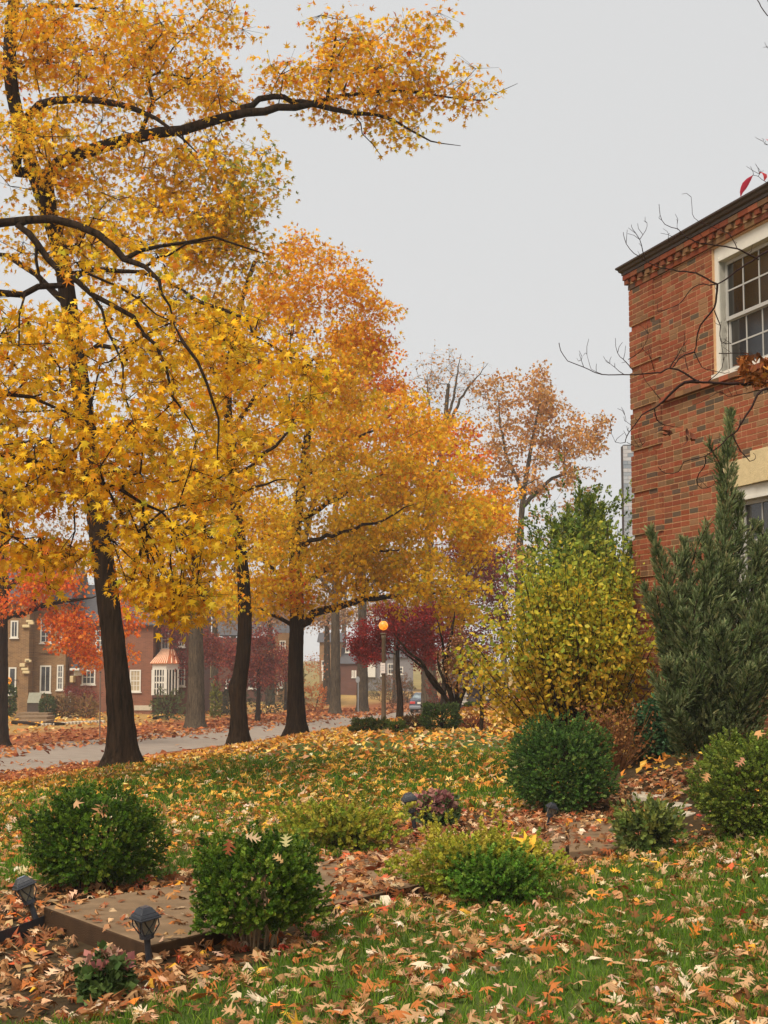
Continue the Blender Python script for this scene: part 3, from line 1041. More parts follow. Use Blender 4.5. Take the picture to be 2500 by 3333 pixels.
TREE_LEAVES = []
def make_tree(name, label, group, trunk, tr, limbs, blobs, lpc, lsize, cols, wts, seed, bark, templates, cr=0.45, flare=0.9,
              tipdown=0.5, k=0.25, minbase=0.0, blobcols=None, leafparts=0, balls=0, twigs=4, gap=0.0, density=1.0, cat='tree', rt=0.006, leafmat=None, sidesmax=10, bulge=None, flatc=.75):
    gr = Grow(seed); r = gr.r
    tp = [np.array(p, float) for p in trunk]
    gr.polyline(tp, tr[0], tr[1], 0.3, 0.0, True)
    for pts, ra, rb in limbs: gr.polyline([np.array(p, float) for p in pts], ra, rb)
    C, B = blob_points(blobs, r, density)
    gr.clusters(C, k, minbase=minbase)
    gr.radii(rt)
    root = empty(name, Vector(tp[0]), label, cat, group)
    rad = gr.rad; P = np.array(gr.P)
    parts = {}
    main = None
    for limb, c in gr.chains():
        if limb == 0 and main is None:
            main = c; continue
        pts = P[c]; rr = rad[c].copy()
        if len(c) > 1: rr[0] = min(rr[0], rr[1] * 1.25)
        rm = rr.max()
        sides = 3 if rm < 0.012 else 4 if rm < 0.025 else 6 if rm < 0.06 else sidesmax
        V, T = tube_arrays(pts, rr, sides)
        parts.setdefault(limb, []).append((V, T, rm))
    link('trunk', trunk_mesh(P[main], rad[main], seed, flare, bulge), bark, root)
    small = []
    for limb, lst in parts.items():
        if limb != 0 and max(x[2] for x in lst) > 0.018 and sum(len(x[0]) for x in lst) > 60:
            off = 0; V = []; T = []
            for v, t, _ in lst: V.append(v); T.append(t + off); off += len(v)
            link('limb', np_mesh('limb', np.concatenate(V), np.concatenate(T), None, True), bark, root)
        else: small += lst
    # leaves round every tip
    n = len(C); cnt = r.poisson(lpc, n)
    if gap: cnt = np.where(r.random(n) < gap, (cnt * 0.1).astype(int), cnt)
    ci = np.repeat(np.arange(n), cnt); tot = len(ci)
    dv = r.normal(size=(tot, 3)); dv /= np.linalg.norm(dv, axis=1, keepdims=True)
    rr = cr * (r.random((tot, 1)) ** 0.5)
    pos = C[ci] + dv * rr * np.array([1.05, 1.05, flatc]) + np.array([0, 0, -0.08 * cr])
    tip = dv * 0.7 + r.normal(size=(tot, 3)) * 0.6 + np.array([0, 0, -tipdown])
    R = frames(tip, r)
    sz = lsize * r.uniform(0.6, 1.2, tot)
    col = palette(tot, cols, wts, 0.13, r)
    # clumps differ in colour
    cl = r.normal(0, 0.10, (n, 1)); col *= 1 + cl[ci]
    if blobcols:
        for bi, (cc, ww, pr) in blobcols.items():
            m = (B[ci] == bi) & (r.random(tot) < pr)
            if m.any(): col[m] = palette(int(m.sum()), cc, ww, 0.12, r)
    # twigs to some leaves
    if twigs:
        V = []; T = []; off = 0
        sel = np.nonzero(r.random(tot) < twigs / max(lpc, 1))[0]
        a = C[ci[sel]]; b = pos[sel]
        d = b - a; L = np.linalg.norm(d, axis=1, keepdims=True) + 1e-6
        x = np.cross(d, r.normal(size=d.shape)); x /= np.linalg.norm(x, axis=1, keepdims=True) + 1e-9
        y = np.cross(d / L, x)
        w0, w1 = rt * 0.42, rt * 0.22
        ring = [np.cos(t) * x + np.sin(t) * y for t in (0, 2.094, 4.189)]
        Vt = np.stack([a + q * w0 for q in ring] + [b + q * w1 for q in ring], 1).reshape(-1, 3)
        base = np.array([(0, 1, 4, 3), (1, 2, 5, 4), (2, 0, 3, 5)])
        Tt = (base[None] + (np.arange(len(sel)) * 6)[:, None, None]).reshape(-1, 4)
        small.append((Vt, Tt, 0))
    if small:
        off = 0; V = []; T = []
        for v, t, _ in small: V.append(v); T.append(t + off); off += len(v)
        o = link('twigs', np_mesh('twigs', np.concatenate(V), np.concatenate(T), None, False), bark, root); o['kind'] = 'stuff'
    keep = np.ones(tot, bool)
    if leafparts:
        qx, qy = proj(pos)
        inv = (qx > 5) & (qx < 2495) & (qy > 5) & (qy < 3300)
        order = np.argsort(np.where(inv, -sz / pos[:, 1], 1e9))[:leafparts]
        keep[order] = False
        vm = {}
        for i in order:
            key = (int(r.integers(0, len(templates))), int(r.integers(0, 5)))
            if key not in vm:
                tv, tf = templates[key[0]]
                vm[key] = np_mesh('leaf', tv, tf, np.tile(col[i], (len(tv), 1))); vm[key].materials.append(leafmat or M_leaf)
            o = bpy.data.objects.new('leaf', vm[key]); COL.objects.link(o); o.parent = root
            mt = Matrix(R[i].tolist()).to_4x4() @ Matrix.Scale(float(sz[i]), 4)
            mt.translation = Vector(pos[i]) - Vector(tp[0])
            o.matrix_basis = mt
    scatter('foliage', templates, pos[keep], R[keep], sz[keep], col[keep], leafmat or M_leaf, root, 'stuff')
    if balls:
        bi = r.choice(tot, balls, replace=False)
        bp_ = pos[bi] + np.array([0, 0, -0.05])
        ico_v = np.array([(0, 0, 1), (0.894, 0, 0.447), (0.276, 0.851, 0.447), (-0.724, 0.526, 0.447), (-0.724, -0.526, 0.447), (0.276, -0.851, 0.447), (0.724, 0.526, -0.447), (-0.276, 0.851, -0.447), (-0.894, 0, -0.447), (-0.276, -0.851, -0.447), (0.724, -0.526, -0.447), (0, 0, -1)])
        ico_f = np.array([(0, 1, 2), (0, 2, 3), (0, 3, 4), (0, 4, 5), (0, 5, 1), (1, 6, 2), (2, 7, 3), (3, 8, 4), (4, 9, 5), (5, 10, 1), (2, 6, 7), (3, 7, 8), (4, 8, 9), (5, 9, 10), (1, 10, 6), (6, 11, 7), (7, 11, 8), (8, 11, 9), (9, 11, 10), (10, 11, 6)])
        V, T, _ = inst(ico_v, ico_f, bp_, np.tile(np.eye(3), (balls, 1, 1)), r.uniform(0.012, 0.018, balls))
        o = link('seed_balls', np_mesh('seed_balls', V, T), M_twig, root); o['kind'] = 'stuff'
    return root

def A(*pts): return [at(*p) for p in pts]
def base_at(px, D, bury=0.15):
    p = at(px, HZ, D); x = p.x
    return Vector((x, D, g(x, D) - bury))

YEL = [lin(240, 190, 34), lin(230, 174, 26), lin(246, 204, 66), lin(214, 152, 24), lin(224, 184, 44), lin(188, 174, 44), lin(222, 138, 30)]
YELW = [5, 4.5, 3, 2.5, 2.5, 1.0, 1.0]
ORG = [lin(230, 162, 30), lin(220, 144, 26), lin(238, 178, 46), lin(208, 126, 32), lin(230, 172, 34), lin(204, 100, 40)]
ORGW = [4, 3, 3, 2, 4, 0.7]
REDS = [lin(222, 106, 44), lin(228, 126, 40), lin(206, 84, 42), lin(232, 150, 40)]
GRN = [lin(150, 148, 54), lin(176, 160, 56), lin(132, 136, 60)]

# --- sweetgum standing just outside the frame on the left; its boughs hang into view
b0 = base_at(-430, 19.0)
make_tree('sweetgum_tree', 'golden sweetgum reaching in from the left edge with drooping near boughs', 'sweetgum trees along the street',
    [b0, at(-420, 1800, 19), at(-400, 1200, 19), at(-360, 700, 19), at(-330, 100, 19)], (0.30, 0.12),
    [(A((-400, 900, 19), (-150, 760, 18.6), (0, 722, 18.4), (180, 706, 18.2), (330, 765, 18), (400, 840, 17.8), (480, 870, 17.6), (535, 960, 17.5), (560, 1060, 17.4)), 0.075, 0.02),
     (A((60, 735, 18.3), (120, 800, 18.2), (200, 880, 18), (300, 960, 17.8), (420, 1040, 17.6), (500, 1130, 17.5), (570, 1300, 17.4), (632, 1420, 17.3)), 0.045, 0.012),
     (A((-410, 1050, 19), (-150, 985, 19.4), (0, 965, 19.6), (130, 945, 19.7), (240, 905, 19.8), (330, 872, 19.9), (450, 890, 20), (590, 940, 20), (680, 1000, 20)), 0.06, 0.018),
     (A((-420, 1600, 19), (-100, 1480, 18.6), (120, 1505, 18.4), (270, 1545, 18.2), (400, 1600, 18), (520, 1660, 18), (600, 1760, 18)), 0.05, 0.015),
     (A((-420, 1300, 19), (-100, 1270, 18.8), (100, 1300, 18.2), (300, 1380, 17.8)), 0.045, 0.015),
     (A((480, 870, 17.6), (560, 820, 17.6), (680, 790, 17.6)), 0.018, 0.008),
     (A((560, 1060, 17.4), (640, 1180, 17.3), (690, 1290, 17.2), (705, 1420, 17.2), (690, 1520, 17.2)), 0.022, 0.007), (A((300, 960, 17.8), (350, 1060, 17.6), (390, 1180, 17.5), (400, 1280, 17.5)), 0.02, 0.006),
     (A((400, 840, 17.8), (520, 800, 17.8), (700, 770, 17.9), (860, 830, 18)), 0.03, 0.008), (A((590, 940, 20), (720, 1010, 19.4), (830, 1080, 18.8), (960, 1180, 18.6), (1010, 1290, 18.6)), 0.03, 0.007),
     (A((120, 800, 18.2), (110, 900, 18.1), (60, 1030, 18), (55, 1180, 18)), 0.022, 0.007), (A((600, 1760, 18), (650, 1850, 18), (640, 1950, 18.1)), 0.016, 0.006), (A((270, 1545, 18.2), (240, 1650, 18), (215, 1790, 18)), 0.016, 0.006), (A((200, 880, 18), (330, 900, 17.7), (450, 980, 17.5), (560, 1060, 17.4)), 0.02, 0.006)],
    [(60, 1320, 18.6, 330, 240, 1.6, 42), (330, 1420, 18.2, 280, 190, 1.5, 34), (560, 1330, 17.8, 190, 240, 1.2, 20), (60, 1620, 18.6, 260, 200, 1.6, 40),
     (430, 1640, 18.3, 170, 150, 1.4, 20), (640, 1720, 18, 120, 220, 1.0, 18), (60, 1060, 18.6, 260, 140, 1.4, 16), (330, 1120, 18.2, 240, 110, 1.2, 12),
     (600, 1060, 18, 200, 130, 1.0, 14), (40, 1830, 18.8, 170, 100, 1.3, 14), (590, 1950, 18.2, 120, 70, 0.7, 14), (430, 850, 18.2, 260, 130, 1.1, 10),
     (1000, 1280, 18.6, 90, 130, 0.6, 7), (820, 1160, 18.4, 160, 150, 0.9, 12), (-350, 1200, 19, 350, 700, 2.5, 40), (720, 1500, 18, 120, 160, .8, 9), (470, 1890, 18.2, 90, 80, 0.6, 8), (230, 1780, 18.4, 50, 60, .6, 5)],
    36, 0.128, YEL, YELW, 11, M_bark, STAR, cr=0.37, tipdown=0.9, minbase=3.0, leafparts=300, balls=260, twigs=9, k=0.12, rt=.0085)

# --- sweetgum with the leaning trunk, left of centre
D1 = 26.0
b1 = base_at(402, D1, 0)
make_tree('sweetgum_tree', 'golden sweetgum with thick leaning trunk and long bough across the sky', 'sweetgum trees along the street',
    [b1 - Vector((0, 0, .05)), at(392, 2300, D1), at(352, 1950, D1), at(312, 1650, D1), at(262, 1250, D1), at(226, 1000, D1), at(190, 800, D1), at(110, 560, D1), at(40, 300, D1), at(35, 100, D1), at(60, -120, D1), at(60, -500, D1)], (0.215, 0.075),
    [(A((190, 800, D1), (150, 640, D1 - .5), (190, 530, D1 - .8), (377, 467, D1 - 1), (527, 430, D1 - 1.2), (660, 400, D1 - 1.2), (800, 368, D1 - 1.2), (900, 352, D1 - 1.2), (1020, 335, D1 - 1.2), (1150, 372, D1 - 1.2), (1280, 395, D1 - 1.2), (1400, 450, D1 - 1.2), (1500, 480, D1 - 1.2)), 0.14, 0.012),
     (A((790, 350, D1 - 1.2), (850, 325, D1 - 1.1), (920, 315, D1 - 1), (980, 330, D1 - 1), (1060, 318, D1 - 1), (1250, 300, D1 - .8), (1420, 310, D1 - .6), (1580, 320, D1 - .5), (1670, 270, D1 - .5)), 0.06, 0.008),
     (A((60, 560, D1), (60, 470, D1 - .4), (128, 345, D1 - 1), (316, 328, D1 - 1.4), (450, 350, D1 - 1.6), (560, 420, D1 - 1.8), (640, 500, D1 - 1.8)), 0.10, 0.02),
     (A((35, 60, D1), (110, 40, D1 + .5), (250, 20, D1 + 1), (400, 60, D1 + 1.4)), 0.06, 0.02),
     (A((250, 1170, D1), (320, 1130, D1 - .5), (420, 1120, D1 - 1)), 0.06, 0.02),
     (A((230, 1010, D1), (120, 900, D1 + .8), (20, 840, D1 + 1), (-60, 800, D1 + 1.2), (-140, 720, D1 + 1.2)), 0.07, 0.02),
     (A((1060, 318, D1 - 1), (1080, 200, D1 - 1), (1110, 60, D1 - 1)), 0.03, 0.008),
     (A((1150, 372, D1 - 1.2), (1190, 430, D1 - 1.2), (1230, 510, D1 - 1.2)), 0.012, 0.005)],
    [(150, 130, D1, 330, 200, 2.0, 84), (480, 200, D1 - .6, 260, 200, 1.8, 62), (650, 60, D1, 150, 110, 1.0, 12), (700, 300, D1 - 1, 130, 130, 1, 16), (200, 480, D1 - .8, 300, 160, 1.8, 58),
     (590, 520, D1 - 1, 200, 120, 1.2, 20), (760, 610, D1 - 1, 160, 170, 1.0, 30), (560, 720, D1 - .8, 260, 170, 1.5, 48), (740, 800, D1 - .6, 130, 150, 1.0, 24),
     (1180, 230, D1 - 1, 200, 110, .9, 30), (1330, 280, D1 - .8, 130, 90, .7, 13), (1100, 110, D1 - 1, 130, 110, .8, 13), (1330, 90, D1 - .8, 130, 90, .6, 9), (1500, 300, D1 - .6, 110, 60, .5, 7), (1200, 340, D1 - 1, 220, 60, .7, 16),
     (1330, 420, D1 - 1.1, 120, 50, .5, 4), (200, 720, D1, 260, 140, 1.6, 42), (700, 1020, D1, 200, 240, 1.6, 30), (450, 980, D1 + .6, 220, 180, 1.4, 20), (120, 1250, D1 + 1.4, 240, 240, 1.2, 20), (560, 1500, D1 + 1.4, 220, 280, 1.2, 26), (940, 250, D1 - 1, 90, 70, .6, 8)],
    43, 0.125, YEL, YELW, 12, M_bark, STAR, cr=0.44, flare=1.25, tipdown=0.7, minbase=4.5, leafparts=300, balls=520, twigs=8, k=0.15, rt=.0085,
    blobcols={i: (ORG, ORGW, .4) for i in (0, 1, 2, 3, 9, 10, 11, 12, 13, 14, 21)} | {6: (GRN, None, .25), 8: (GRN, None, .2)})

# --- second street tree: slim trunk with a bulge
D2 = 38.0
b2 = base_at(780, D2, 0)
make_tree('sweetgum_tree', 'slim sweetgum with swollen bulge low on its trunk and yellow crown', 'sweetgum trees along the street',
    [b2 - Vector((0, 0, .05)), at(778, 2330, D2), at(776, 2240, D2), at(790, 2150, D2), at(797, 2000, D2), at(785, 1800, D2), at(762, 1600, D2), at(745, 1400, D2), at(745, 1200, D2), at(780, 1000, D2), at(830, 850, D2)], (0.20, 0.05),
    [(A((770, 1650, D2), (640, 1560, D2), (520, 1500, D2 + 1)), 0.08, 0.03), (A((760, 1560, D2), (860, 1480, D2 - .5), (960, 1380, D2 - 1)), 0.07, 0.02), (A((748, 1400, D2), (860, 1250, D2), (960, 1080, D2)), 0.07, 0.02), (A((746, 1300, D2), (680, 1180, D2 - .5), (640, 1040, D2 - .8)), 0.06, 0.02), (A((765, 1620, D2), (840, 1580, D2 - 1.5), (930, 1560, D2 - 2.2)), 0.05, 0.02)],
    [(890, 990, D2, 130, 120, 2, 28), (1010, 930, D2, 80, 100, 1.4, 14), (1120, 1090, D2, 115, 130, 1.6, 26), (880, 1180, D2, 230, 170, 2.4, 54), (1080, 1250, D2 - .5, 170, 150, 1.8, 36), (680, 1300, D2, 230, 200, 2.2, 40),
     (900, 1450, D2, 250, 170, 2.4, 50), (620, 1600, D2, 220, 190, 2, 40), (800, 1700, D2, 220, 140, 2, 34), (700, 1050, D2, 180, 180, 2, 30), (1180, 1120, D2 + .5, 90, 100, 1, 12), (470, 1820, D2, 240, 160, 2, 34), (700, 1930, D2, 170, 90, 1.6, 16), (975, 800, D2, 34, 44, .7, 6), (1045, 815, D2 + .4, 30, 40, .6, 5), (905, 850, D2, 40, 40, .7, 5), (1150, 890, D2, 36, 50, .7, 7), (1190, 960, D2 - .4, 34, 40, .6, 5), (1235, 1010, D2, 34, 44, .6, 5), (1100, 930, D2 - .6, 40, 50, .7, 6)],
    58, 0.132, YEL, YELW, 13, M_bark, STAR[:2] + [small_star()] * 2, cr=0.5, flare=1.1, flatc=.65, tipdown=0.6, minbase=4.0, twigs=4, bulge=(1.55, .28),
    blobcols={0: (ORG, ORGW, .7), 1: (ORG, ORGW, .75), 2: (ORG, ORGW, .7), 3: (ORG, ORGW, .35), 13: (ORG, ORGW, .7), 14: (ORG, ORGW, .7), 15: (ORG, ORGW, .7), 16: (ORG, ORGW, .8), 17: (ORG, ORGW, .8), 18: (ORG, ORGW, .8), 19: (ORG, ORGW, .7), 10: (ORG + REDS, None, .8), 4: (ORG, ORGW, .3)})

# --- third street tree with wide low limbs
D3 = 44.0
b3 = base_at(968, D3, 0)
make_tree('sweetgum_tree', 'dark straight trunked sweetgum with wide low limb beside the street lamp', 'sweetgum trees along the street',
    [b3 - Vector((0, 0, .05)), at(962, 2250, D3), at(964, 2100, D3), at(968, 2000, D3), at(965, 1900, D3), at(960, 1750, D3), at(985, 1550, D3), at(1010, 1350, D3), at(1040, 1150, D3)], (0.255, 0.05),
    [(A((975, 2035, D3), (1030, 2000, D3 - .3), (1120, 1968, D3 - .6), (1220, 1950, D3 - .8), (1330, 1935, D3 - 1), (1450, 1925, D3 - 1)), 0.13, 0.03),
     (A((960, 2040, D3), (900, 2010, D3 + .3), (850, 1985, D3 + .6)), 0.07, 0.03), (A((955, 1930, D3), (910, 1870, D3), (850, 1820, D3)), 0.1, 0.03),
     (A((985, 1900, D3), (1060, 1850, D3 - .4), (1160, 1800, D3 - .8), (1300, 1790, D3 - 1)), 0.1, 0.03), (A((965, 1700, D3), (1100, 1620, D3), (1250, 1540, D3)), 0.09, 0.03), (A((985, 1550, D3), (1130, 1450, D3 + .5), (1280, 1360, D3 + .5)), 0.08, 0.02), (A((962, 1780, D3), (1080, 1740, D3 - 1.8), (1220, 1700, D3 - 2.6), (1350, 1640, D3 - 2.8)), 0.075, 0.025), (A((1000, 1480, D3), (930, 1380, D3 - 1), (880, 1280, D3 - 1.6)), 0.06, 0.02), (A((1020, 1300, D3), (1120, 1220, D3 - 1), (1190, 1130, D3 - 1.4)), 0.05, 0.015)],
    [(1150, 1830, D3 - .6, 330, 110, 2.4, 64), (1400, 1870, D3 - 1, 170, 90, 1.6, 34), (1300, 1690, D3 - .5, 280, 140, 2.4, 60), (1540, 1700, D3 - .5, 130, 130, 1.5, 24), (900, 1760, D3, 260, 150, 2.4, 48),
     (1100, 1560, D3, 300, 150, 2.6, 60), (1400, 1560, D3, 200, 130, 2.0, 40), (1040, 1350, D3, 220, 170, 2.2, 44), (1280, 1400, D3 + .5, 220, 150, 2.2, 44), (800, 1930, D3, 160, 90, 1.8, 18), (1480, 1980, D3 - .8, 90, 60, 1, 10), (960, 1890, D3 - 1.2, 45, 55, .4, 5), (1020, 1960, D3 - .3, 300, 50, 1.6, 14)],
    72, 0.15, [lin(232, 188, 34), lin(222, 176, 30), lin(240, 198, 52), lin(206, 172, 40), lin(182, 172, 46), lin(230, 166, 32)], [4, 4, 2, 3, 2.2, 1.2], 14, M_bark, [small_star(), STAR[0], small_star(), rhomb(.45)], cr=0.56, flare=1.2, flatc=.55, tipdown=0.5, minbase=2.6, twigs=3,
    blobcols={7: (ORG, ORGW, .3), 8: (ORG, ORGW, .6), 6: (ORG, ORGW, .5), 3: (ORG, ORGW, .6), 11: (REDS + ORG, None, .7)})

# --- orange-red tree behind it
D4 = 62.0
b4 = base_at(972, D4)
make_tree('sweetgum_tree', 'orange and red crowned sweetgum rising behind the third street tree', 'sweetgum trees along the street',
    [b4, at(972, 2100, D4), at(985, 1800, D4), at(1060, 1500, D4), at(1150, 1250, D4), at(1200, 1120, D4)], (0.2, 0.05),
    [(A((1050, 1520, D4), (1200, 1400, D4), (1350, 1300, D4)), 0.08, 0.03), (A((990, 1800, D4), (1200, 1700, D4), (1450, 1600, D4)), 0.09, 0.03)],
    [(1180, 1150, D4, 90, 120, 1.8, 24), (1260, 1260, D4, 120, 150, 2.2, 34), (1400, 1420, D4, 150, 150, 2.2, 36), (1520, 1480, D4, 70, 100, 1.4, 14), (1550, 1620, D4, 120, 110, 2, 30), (1300, 1600, D4, 240, 160, 2.6, 44), (1080, 1350, D4, 160, 170, 2, 24), (1620, 1680, D4, 60, 70, 1, 10)],
    58, 0.17, ORG, ORGW, 15, M_bark, [small_star(), rhomb(0.45)], cr=0.62, flatc=.6, tipdown=0.4, minbase=2.5, twigs=2,
    blobcols={0: (REDS + ORG, None, .8), 1: (REDS + ORG, None, .7), 3: (REDS, None, .75), 2: (REDS + ORG, None, .35)})

# --- far trees
FAR = [small_star(), rhomb(0.4)]
RUS = [lin(204, 148, 78), lin(190, 132, 66), lin(214, 164, 94), lin(176, 118, 60)]
D5 = 100.0
make_tree('oak_tree', 'tall nearly bare oak with massive grey trunk in front of the parked car', 'tall oaks of the neighbourhood',
    [base_at(1397, D5), at(1396, 2200, D5), at(1394, 2000, D5), at(1400, 1700, D5), at(1440, 1450, D5), at(1460, 1250, D5)], (0.52, 0.10),
    [(A((1410, 1600, D5), (1400, 1400, D5), (1390, 1220, D5)), 0.16, 0.04), (A((1440, 1450, D5), (1500, 1300, D5), (1590, 1180, D5)), 0.14, 0.03), (A((1450, 1400, D5), (1480, 1270, D5), (1500, 1150, D5)), 0.12, 0.03)],
    [(1480, 1220, D5, 130, 110, 4, 44), (1390, 1260, D5, 90, 120, 3, 28), (1560, 1280, D5, 80, 110, 3, 22), (1440, 1400, D5, 120, 130, 3, 24)],
    7, 0.2, RUS, None, 21, M_bark2, FAR, cr=1.0, flare=0.5, minbase=8, twigs=9, k=0.2, rt=0.012)
D6 = 86.0
make_tree('oak_tree', 'russet leaved oak with spreading limbs behind the yellow shrub', 'tall oaks of the neighbourhood',
    [base_at(1700, D6), at(1698, 2100, D6), at(1690, 1850, D6), at(1700, 1650, D6), at(1730, 1450, D6), at(1760, 1300, D6)], (0.34, 0.05),
    [(A((1695, 1750, D6), (1560, 1660, D6), (1480, 1640, D6)), 0.14, 0.04), (A((1700, 1650, D6), (1800, 1560, D6), (1920, 1520, D6)), 0.14, 0.04), (A((1700, 1600, D6), (1640, 1450, D6), (1620, 1290, D6)), 0.12, 0.03), (A((1480, 1640, D6), (1650, 1600, D6 - 3), (1760, 1555, D6 - 4)), 0.12, 0.05)],
    [(1690, 1290, D6, 110, 80, 3, 22), (1650, 1400, D6, 110, 120, 3, 26), (1790, 1340, D6, 90, 90, 3, 20), (1860, 1430, D6, 110, 90, 3, 24), (1760, 1480, D6, 180, 100, 4, 34), (1930, 1400, D6, 60, 60, 2, 9), (1640, 1580, D6, 140, 120, 4, 22), (1850, 1580, D6, 110, 70, 3, 14), (1580, 1750, D6, 120, 110, 4, 16), (1700, 1750, D6, 150, 90, 3, 14), (1900, 1660, D6, 70, 50, 2, 7), (1950, 1440, D6, 60, 40, 2, 6), (1600, 1260, D6, 50, 40, 2, 6), (1740, 1220, D6, 50, 30, 2, 5)],
    46, 0.22, RUS, None, 22, M_bark2, FAR, cr=0.62, flatc=.7, flare=0.5, minbase=7, twigs=4, rt=0.01, gap=0.12)
# oaks across the street
def far_oak(px, py, D, r, top, blobs, cols, wts, seed, label, bend=0, lpc=30):
    b = base_at(px, D)
    make_tree('oak_tree', label, 'tall oaks of the neighbourhood', [b, at(px + bend * .3, py - 150, D), at(px + bend * .6, py - 350, D), at(px + bend, top, D)], (r, r * 0.4),
        [(A((px + bend * .6, py - 340, D), (px + 60, py - 440, D), (px + 140, py - 520, D)), r * .4, .05), (A((px + bend * .6, py - 360, D), (px - 70, py - 460, D), (px - 150, py - 560, D)), r * .4, .05)],
        blobs, lpc, 0.2, cols, wts, seed, M_bark2, FAR, cr=0.95, flare=0.75, minbase=5, twigs=2, rt=0.012)
OAKC = [lin(186, 126, 60), lin(170, 112, 56), lin(196, 146, 70), lin(150, 104, 56)]
far_oak(638, 2353, 80, 0.47, 1500, [(560, 1700, 80, 280, 200, 4, 50), (800, 1650, 80, 260, 200, 4, 46), (650, 1450, 80, 300, 150, 4, 40), (300, 1600, 82, 260, 220, 4, 40), (500, 1900, 80, 200, 80, 3, 20)], OAKC, None, 31, 'broad oak trunk across the street right of the copper roofed bay window')
far_oak(1092, 2310, 106, 0.38, 1600, [(1040, 1760, 106, 220, 140, 4, 34), (1000, 1930, 108, 120, 70, 3, 12)], [lin(170, 132, 80), lin(150, 118, 72), lin(186, 146, 90)], None, 32, 'grey flared oak trunk across the street left of the dark red maple')
far_oak(1180, 2302, 111, 0.42, 1600, [(1240, 1800, 111, 200, 130, 4, 30), (1400, 1880, 112, 160, 100, 4, 20)], [lin(176, 130, 76), lin(150, 104, 70)], None, 33, 'grey oak trunk behind the small steel signpost')
# dark trunk at the left edge with orange red leaves
D7 = 62.0
b7 = base_at(2, D7)
make_tree('maple_tree', 'dark trunk at the left edge with orange red leafy branches over the houses', None,
    [b7, at(-2, 2300, D7), at(2, 2150, D7), at(5, 2000, D7), at(10, 1850, D7), at(20, 1650, D7)], (0.36, 0.16),
    [(A((20, 2010, D7), (80, 1995, D7 - .4), (140, 1970, D7 - .8), (220, 1958, D7 - 1), (300, 1945, D7 - 1)), 0.15, 0.06), (A((12, 1930, D7), (70, 1880, D7), (130, 1840, D7), (190, 1740, D7)), 0.17, 0.05)],
    [(150, 1900, D7 - 1, 160, 60, 1.6, 30), (250, 2050, D7 - 1.2, 80, 80, 1.2, 18), (290, 2140, D7 - 1.2, 50, 60, 1.0, 10), (190, 2010, D7 - 1, 70, 50, 1, 12), (420, 2010, D7, 60, 110, 1.2, 14), (80, 1800, D7, 200, 80, 2, 24), (30, 1980, D7 - 1, 60, 40, 1, 5)],
    60, 0.17, [lin(224, 112, 36), lin(208, 88, 36), lin(232, 138, 42), lin(212, 120, 44)], None, 34, M_bark, FAR, cr=0.55, flare=0.8, minbase=3, twigs=3)
# red maples
def maple(px, D, r, pts, blobs, cols, seed, label, lpc=60, ls=0.10, cr=0.5, name='maple_tree', bark=None, gap=0.0, lean=0):
    b = base_at(px, D)
    make_tree(name, label, None, [b] + A(*[(x, y, D) for x, y in pts]), (r, r * 0.4), [], blobs, lpc, ls, cols, None, seed, bark or M_bark, [small_star(), rhomb(.45)], cr=cr, flare=0.3, minbase=b.z + 0.9, twigs=3, k=0.3, gap=gap, rt=0.005)
DRED = [lin(142, 36, 34), lin(122, 28, 30), lin(156, 46, 40), lin(106, 32, 34)]
PUR = [lin(118, 48, 46), lin(102, 40, 42), lin(134, 56, 50), lin(146, 66, 54)]
maple(1300, 58, 0.13, [(1302, 2270), (1296, 2200), (1294, 2130), (1300, 2060)],
      [(1215, 2070, 58, 70, 70, 1, 30), (1290, 2040, 58, 100, 60, 1, 34), (1200, 2130, 58, 50, 40, .8, 14), (1370, 2090, 58, 70, 80, .9, 26), (1330, 1990, 58, 110, 50, .9, 22), (1440, 2040, 59, 60, 90, .9, 20), (1400, 2150, 59, 50, 50, .7, 8), (1165, 2100, 58, 30, 30, .6, 6)],
      DRED, 41, 'dark red Japanese style maple behind the glowing street lamp', 150, 0.085, 0.42)
maple(1440, 70, 0.14, [(1450, 2200), (1500, 2050), (1530, 1900)],
      [(1560, 1850, 70, 90, 90, 1.4, 30), (1500, 1790, 70, 90, 50, 1.2, 18), (1600, 1980, 70, 70, 90, 1.2, 20), (1500, 1960, 70, 90, 90, 1.3, 20), (1430, 2040, 70, 80, 60, 1.2, 14), (1620, 1850, 70, 60, 80, 1, 14), (1560, 2080, 70, 80, 80, 1.2, 18)], PUR, 42, 'purple leaved tree between the orange crown and the yellow shrub', 120, 0.11, 0.6)
maple(840, 92, 0.16, [(842, 2240), (840, 2160)],
      [(770, 2160, 92, 90, 70, 1.6, 26), (880, 2170, 92, 80, 60, 1.6, 24), (850, 2090, 92, 60, 40, 1.2, 10), (690, 2120, 92, 60, 80, 1.4, 14)], [lin(128, 60, 56), lin(146, 66, 58), lin(112, 54, 54), lin(160, 84, 60)], 43, 'wide purple red maple on the far lawn behind the slim trunk', 120, 0.15, 0.7)
maple(560, 100, 0.16, [(565, 2200), (570, 2080)], [(560, 2060, 98, 60, 60, 1.6, 18), (590, 2150, 98, 40, 60, 1.2, 10), (480, 2080, 99, 40, 40, 1, 6)], PUR, 44, 'dark purple tree shading the recessed brick wing beside the bay window', 80, 0.15, 0.7)
maple(270, 90, 0.09, [(272, 2270), (268, 2255)], [(265, 2248, 90, 50, 14, .8, 14), (230, 2245, 90, 20, 12, .5, 5), (310, 2262, 90, 24, 14, .6, 6)], PUR, 45, 'low spreading purple tree below the brick house window', 40, 0.09, 0.35)
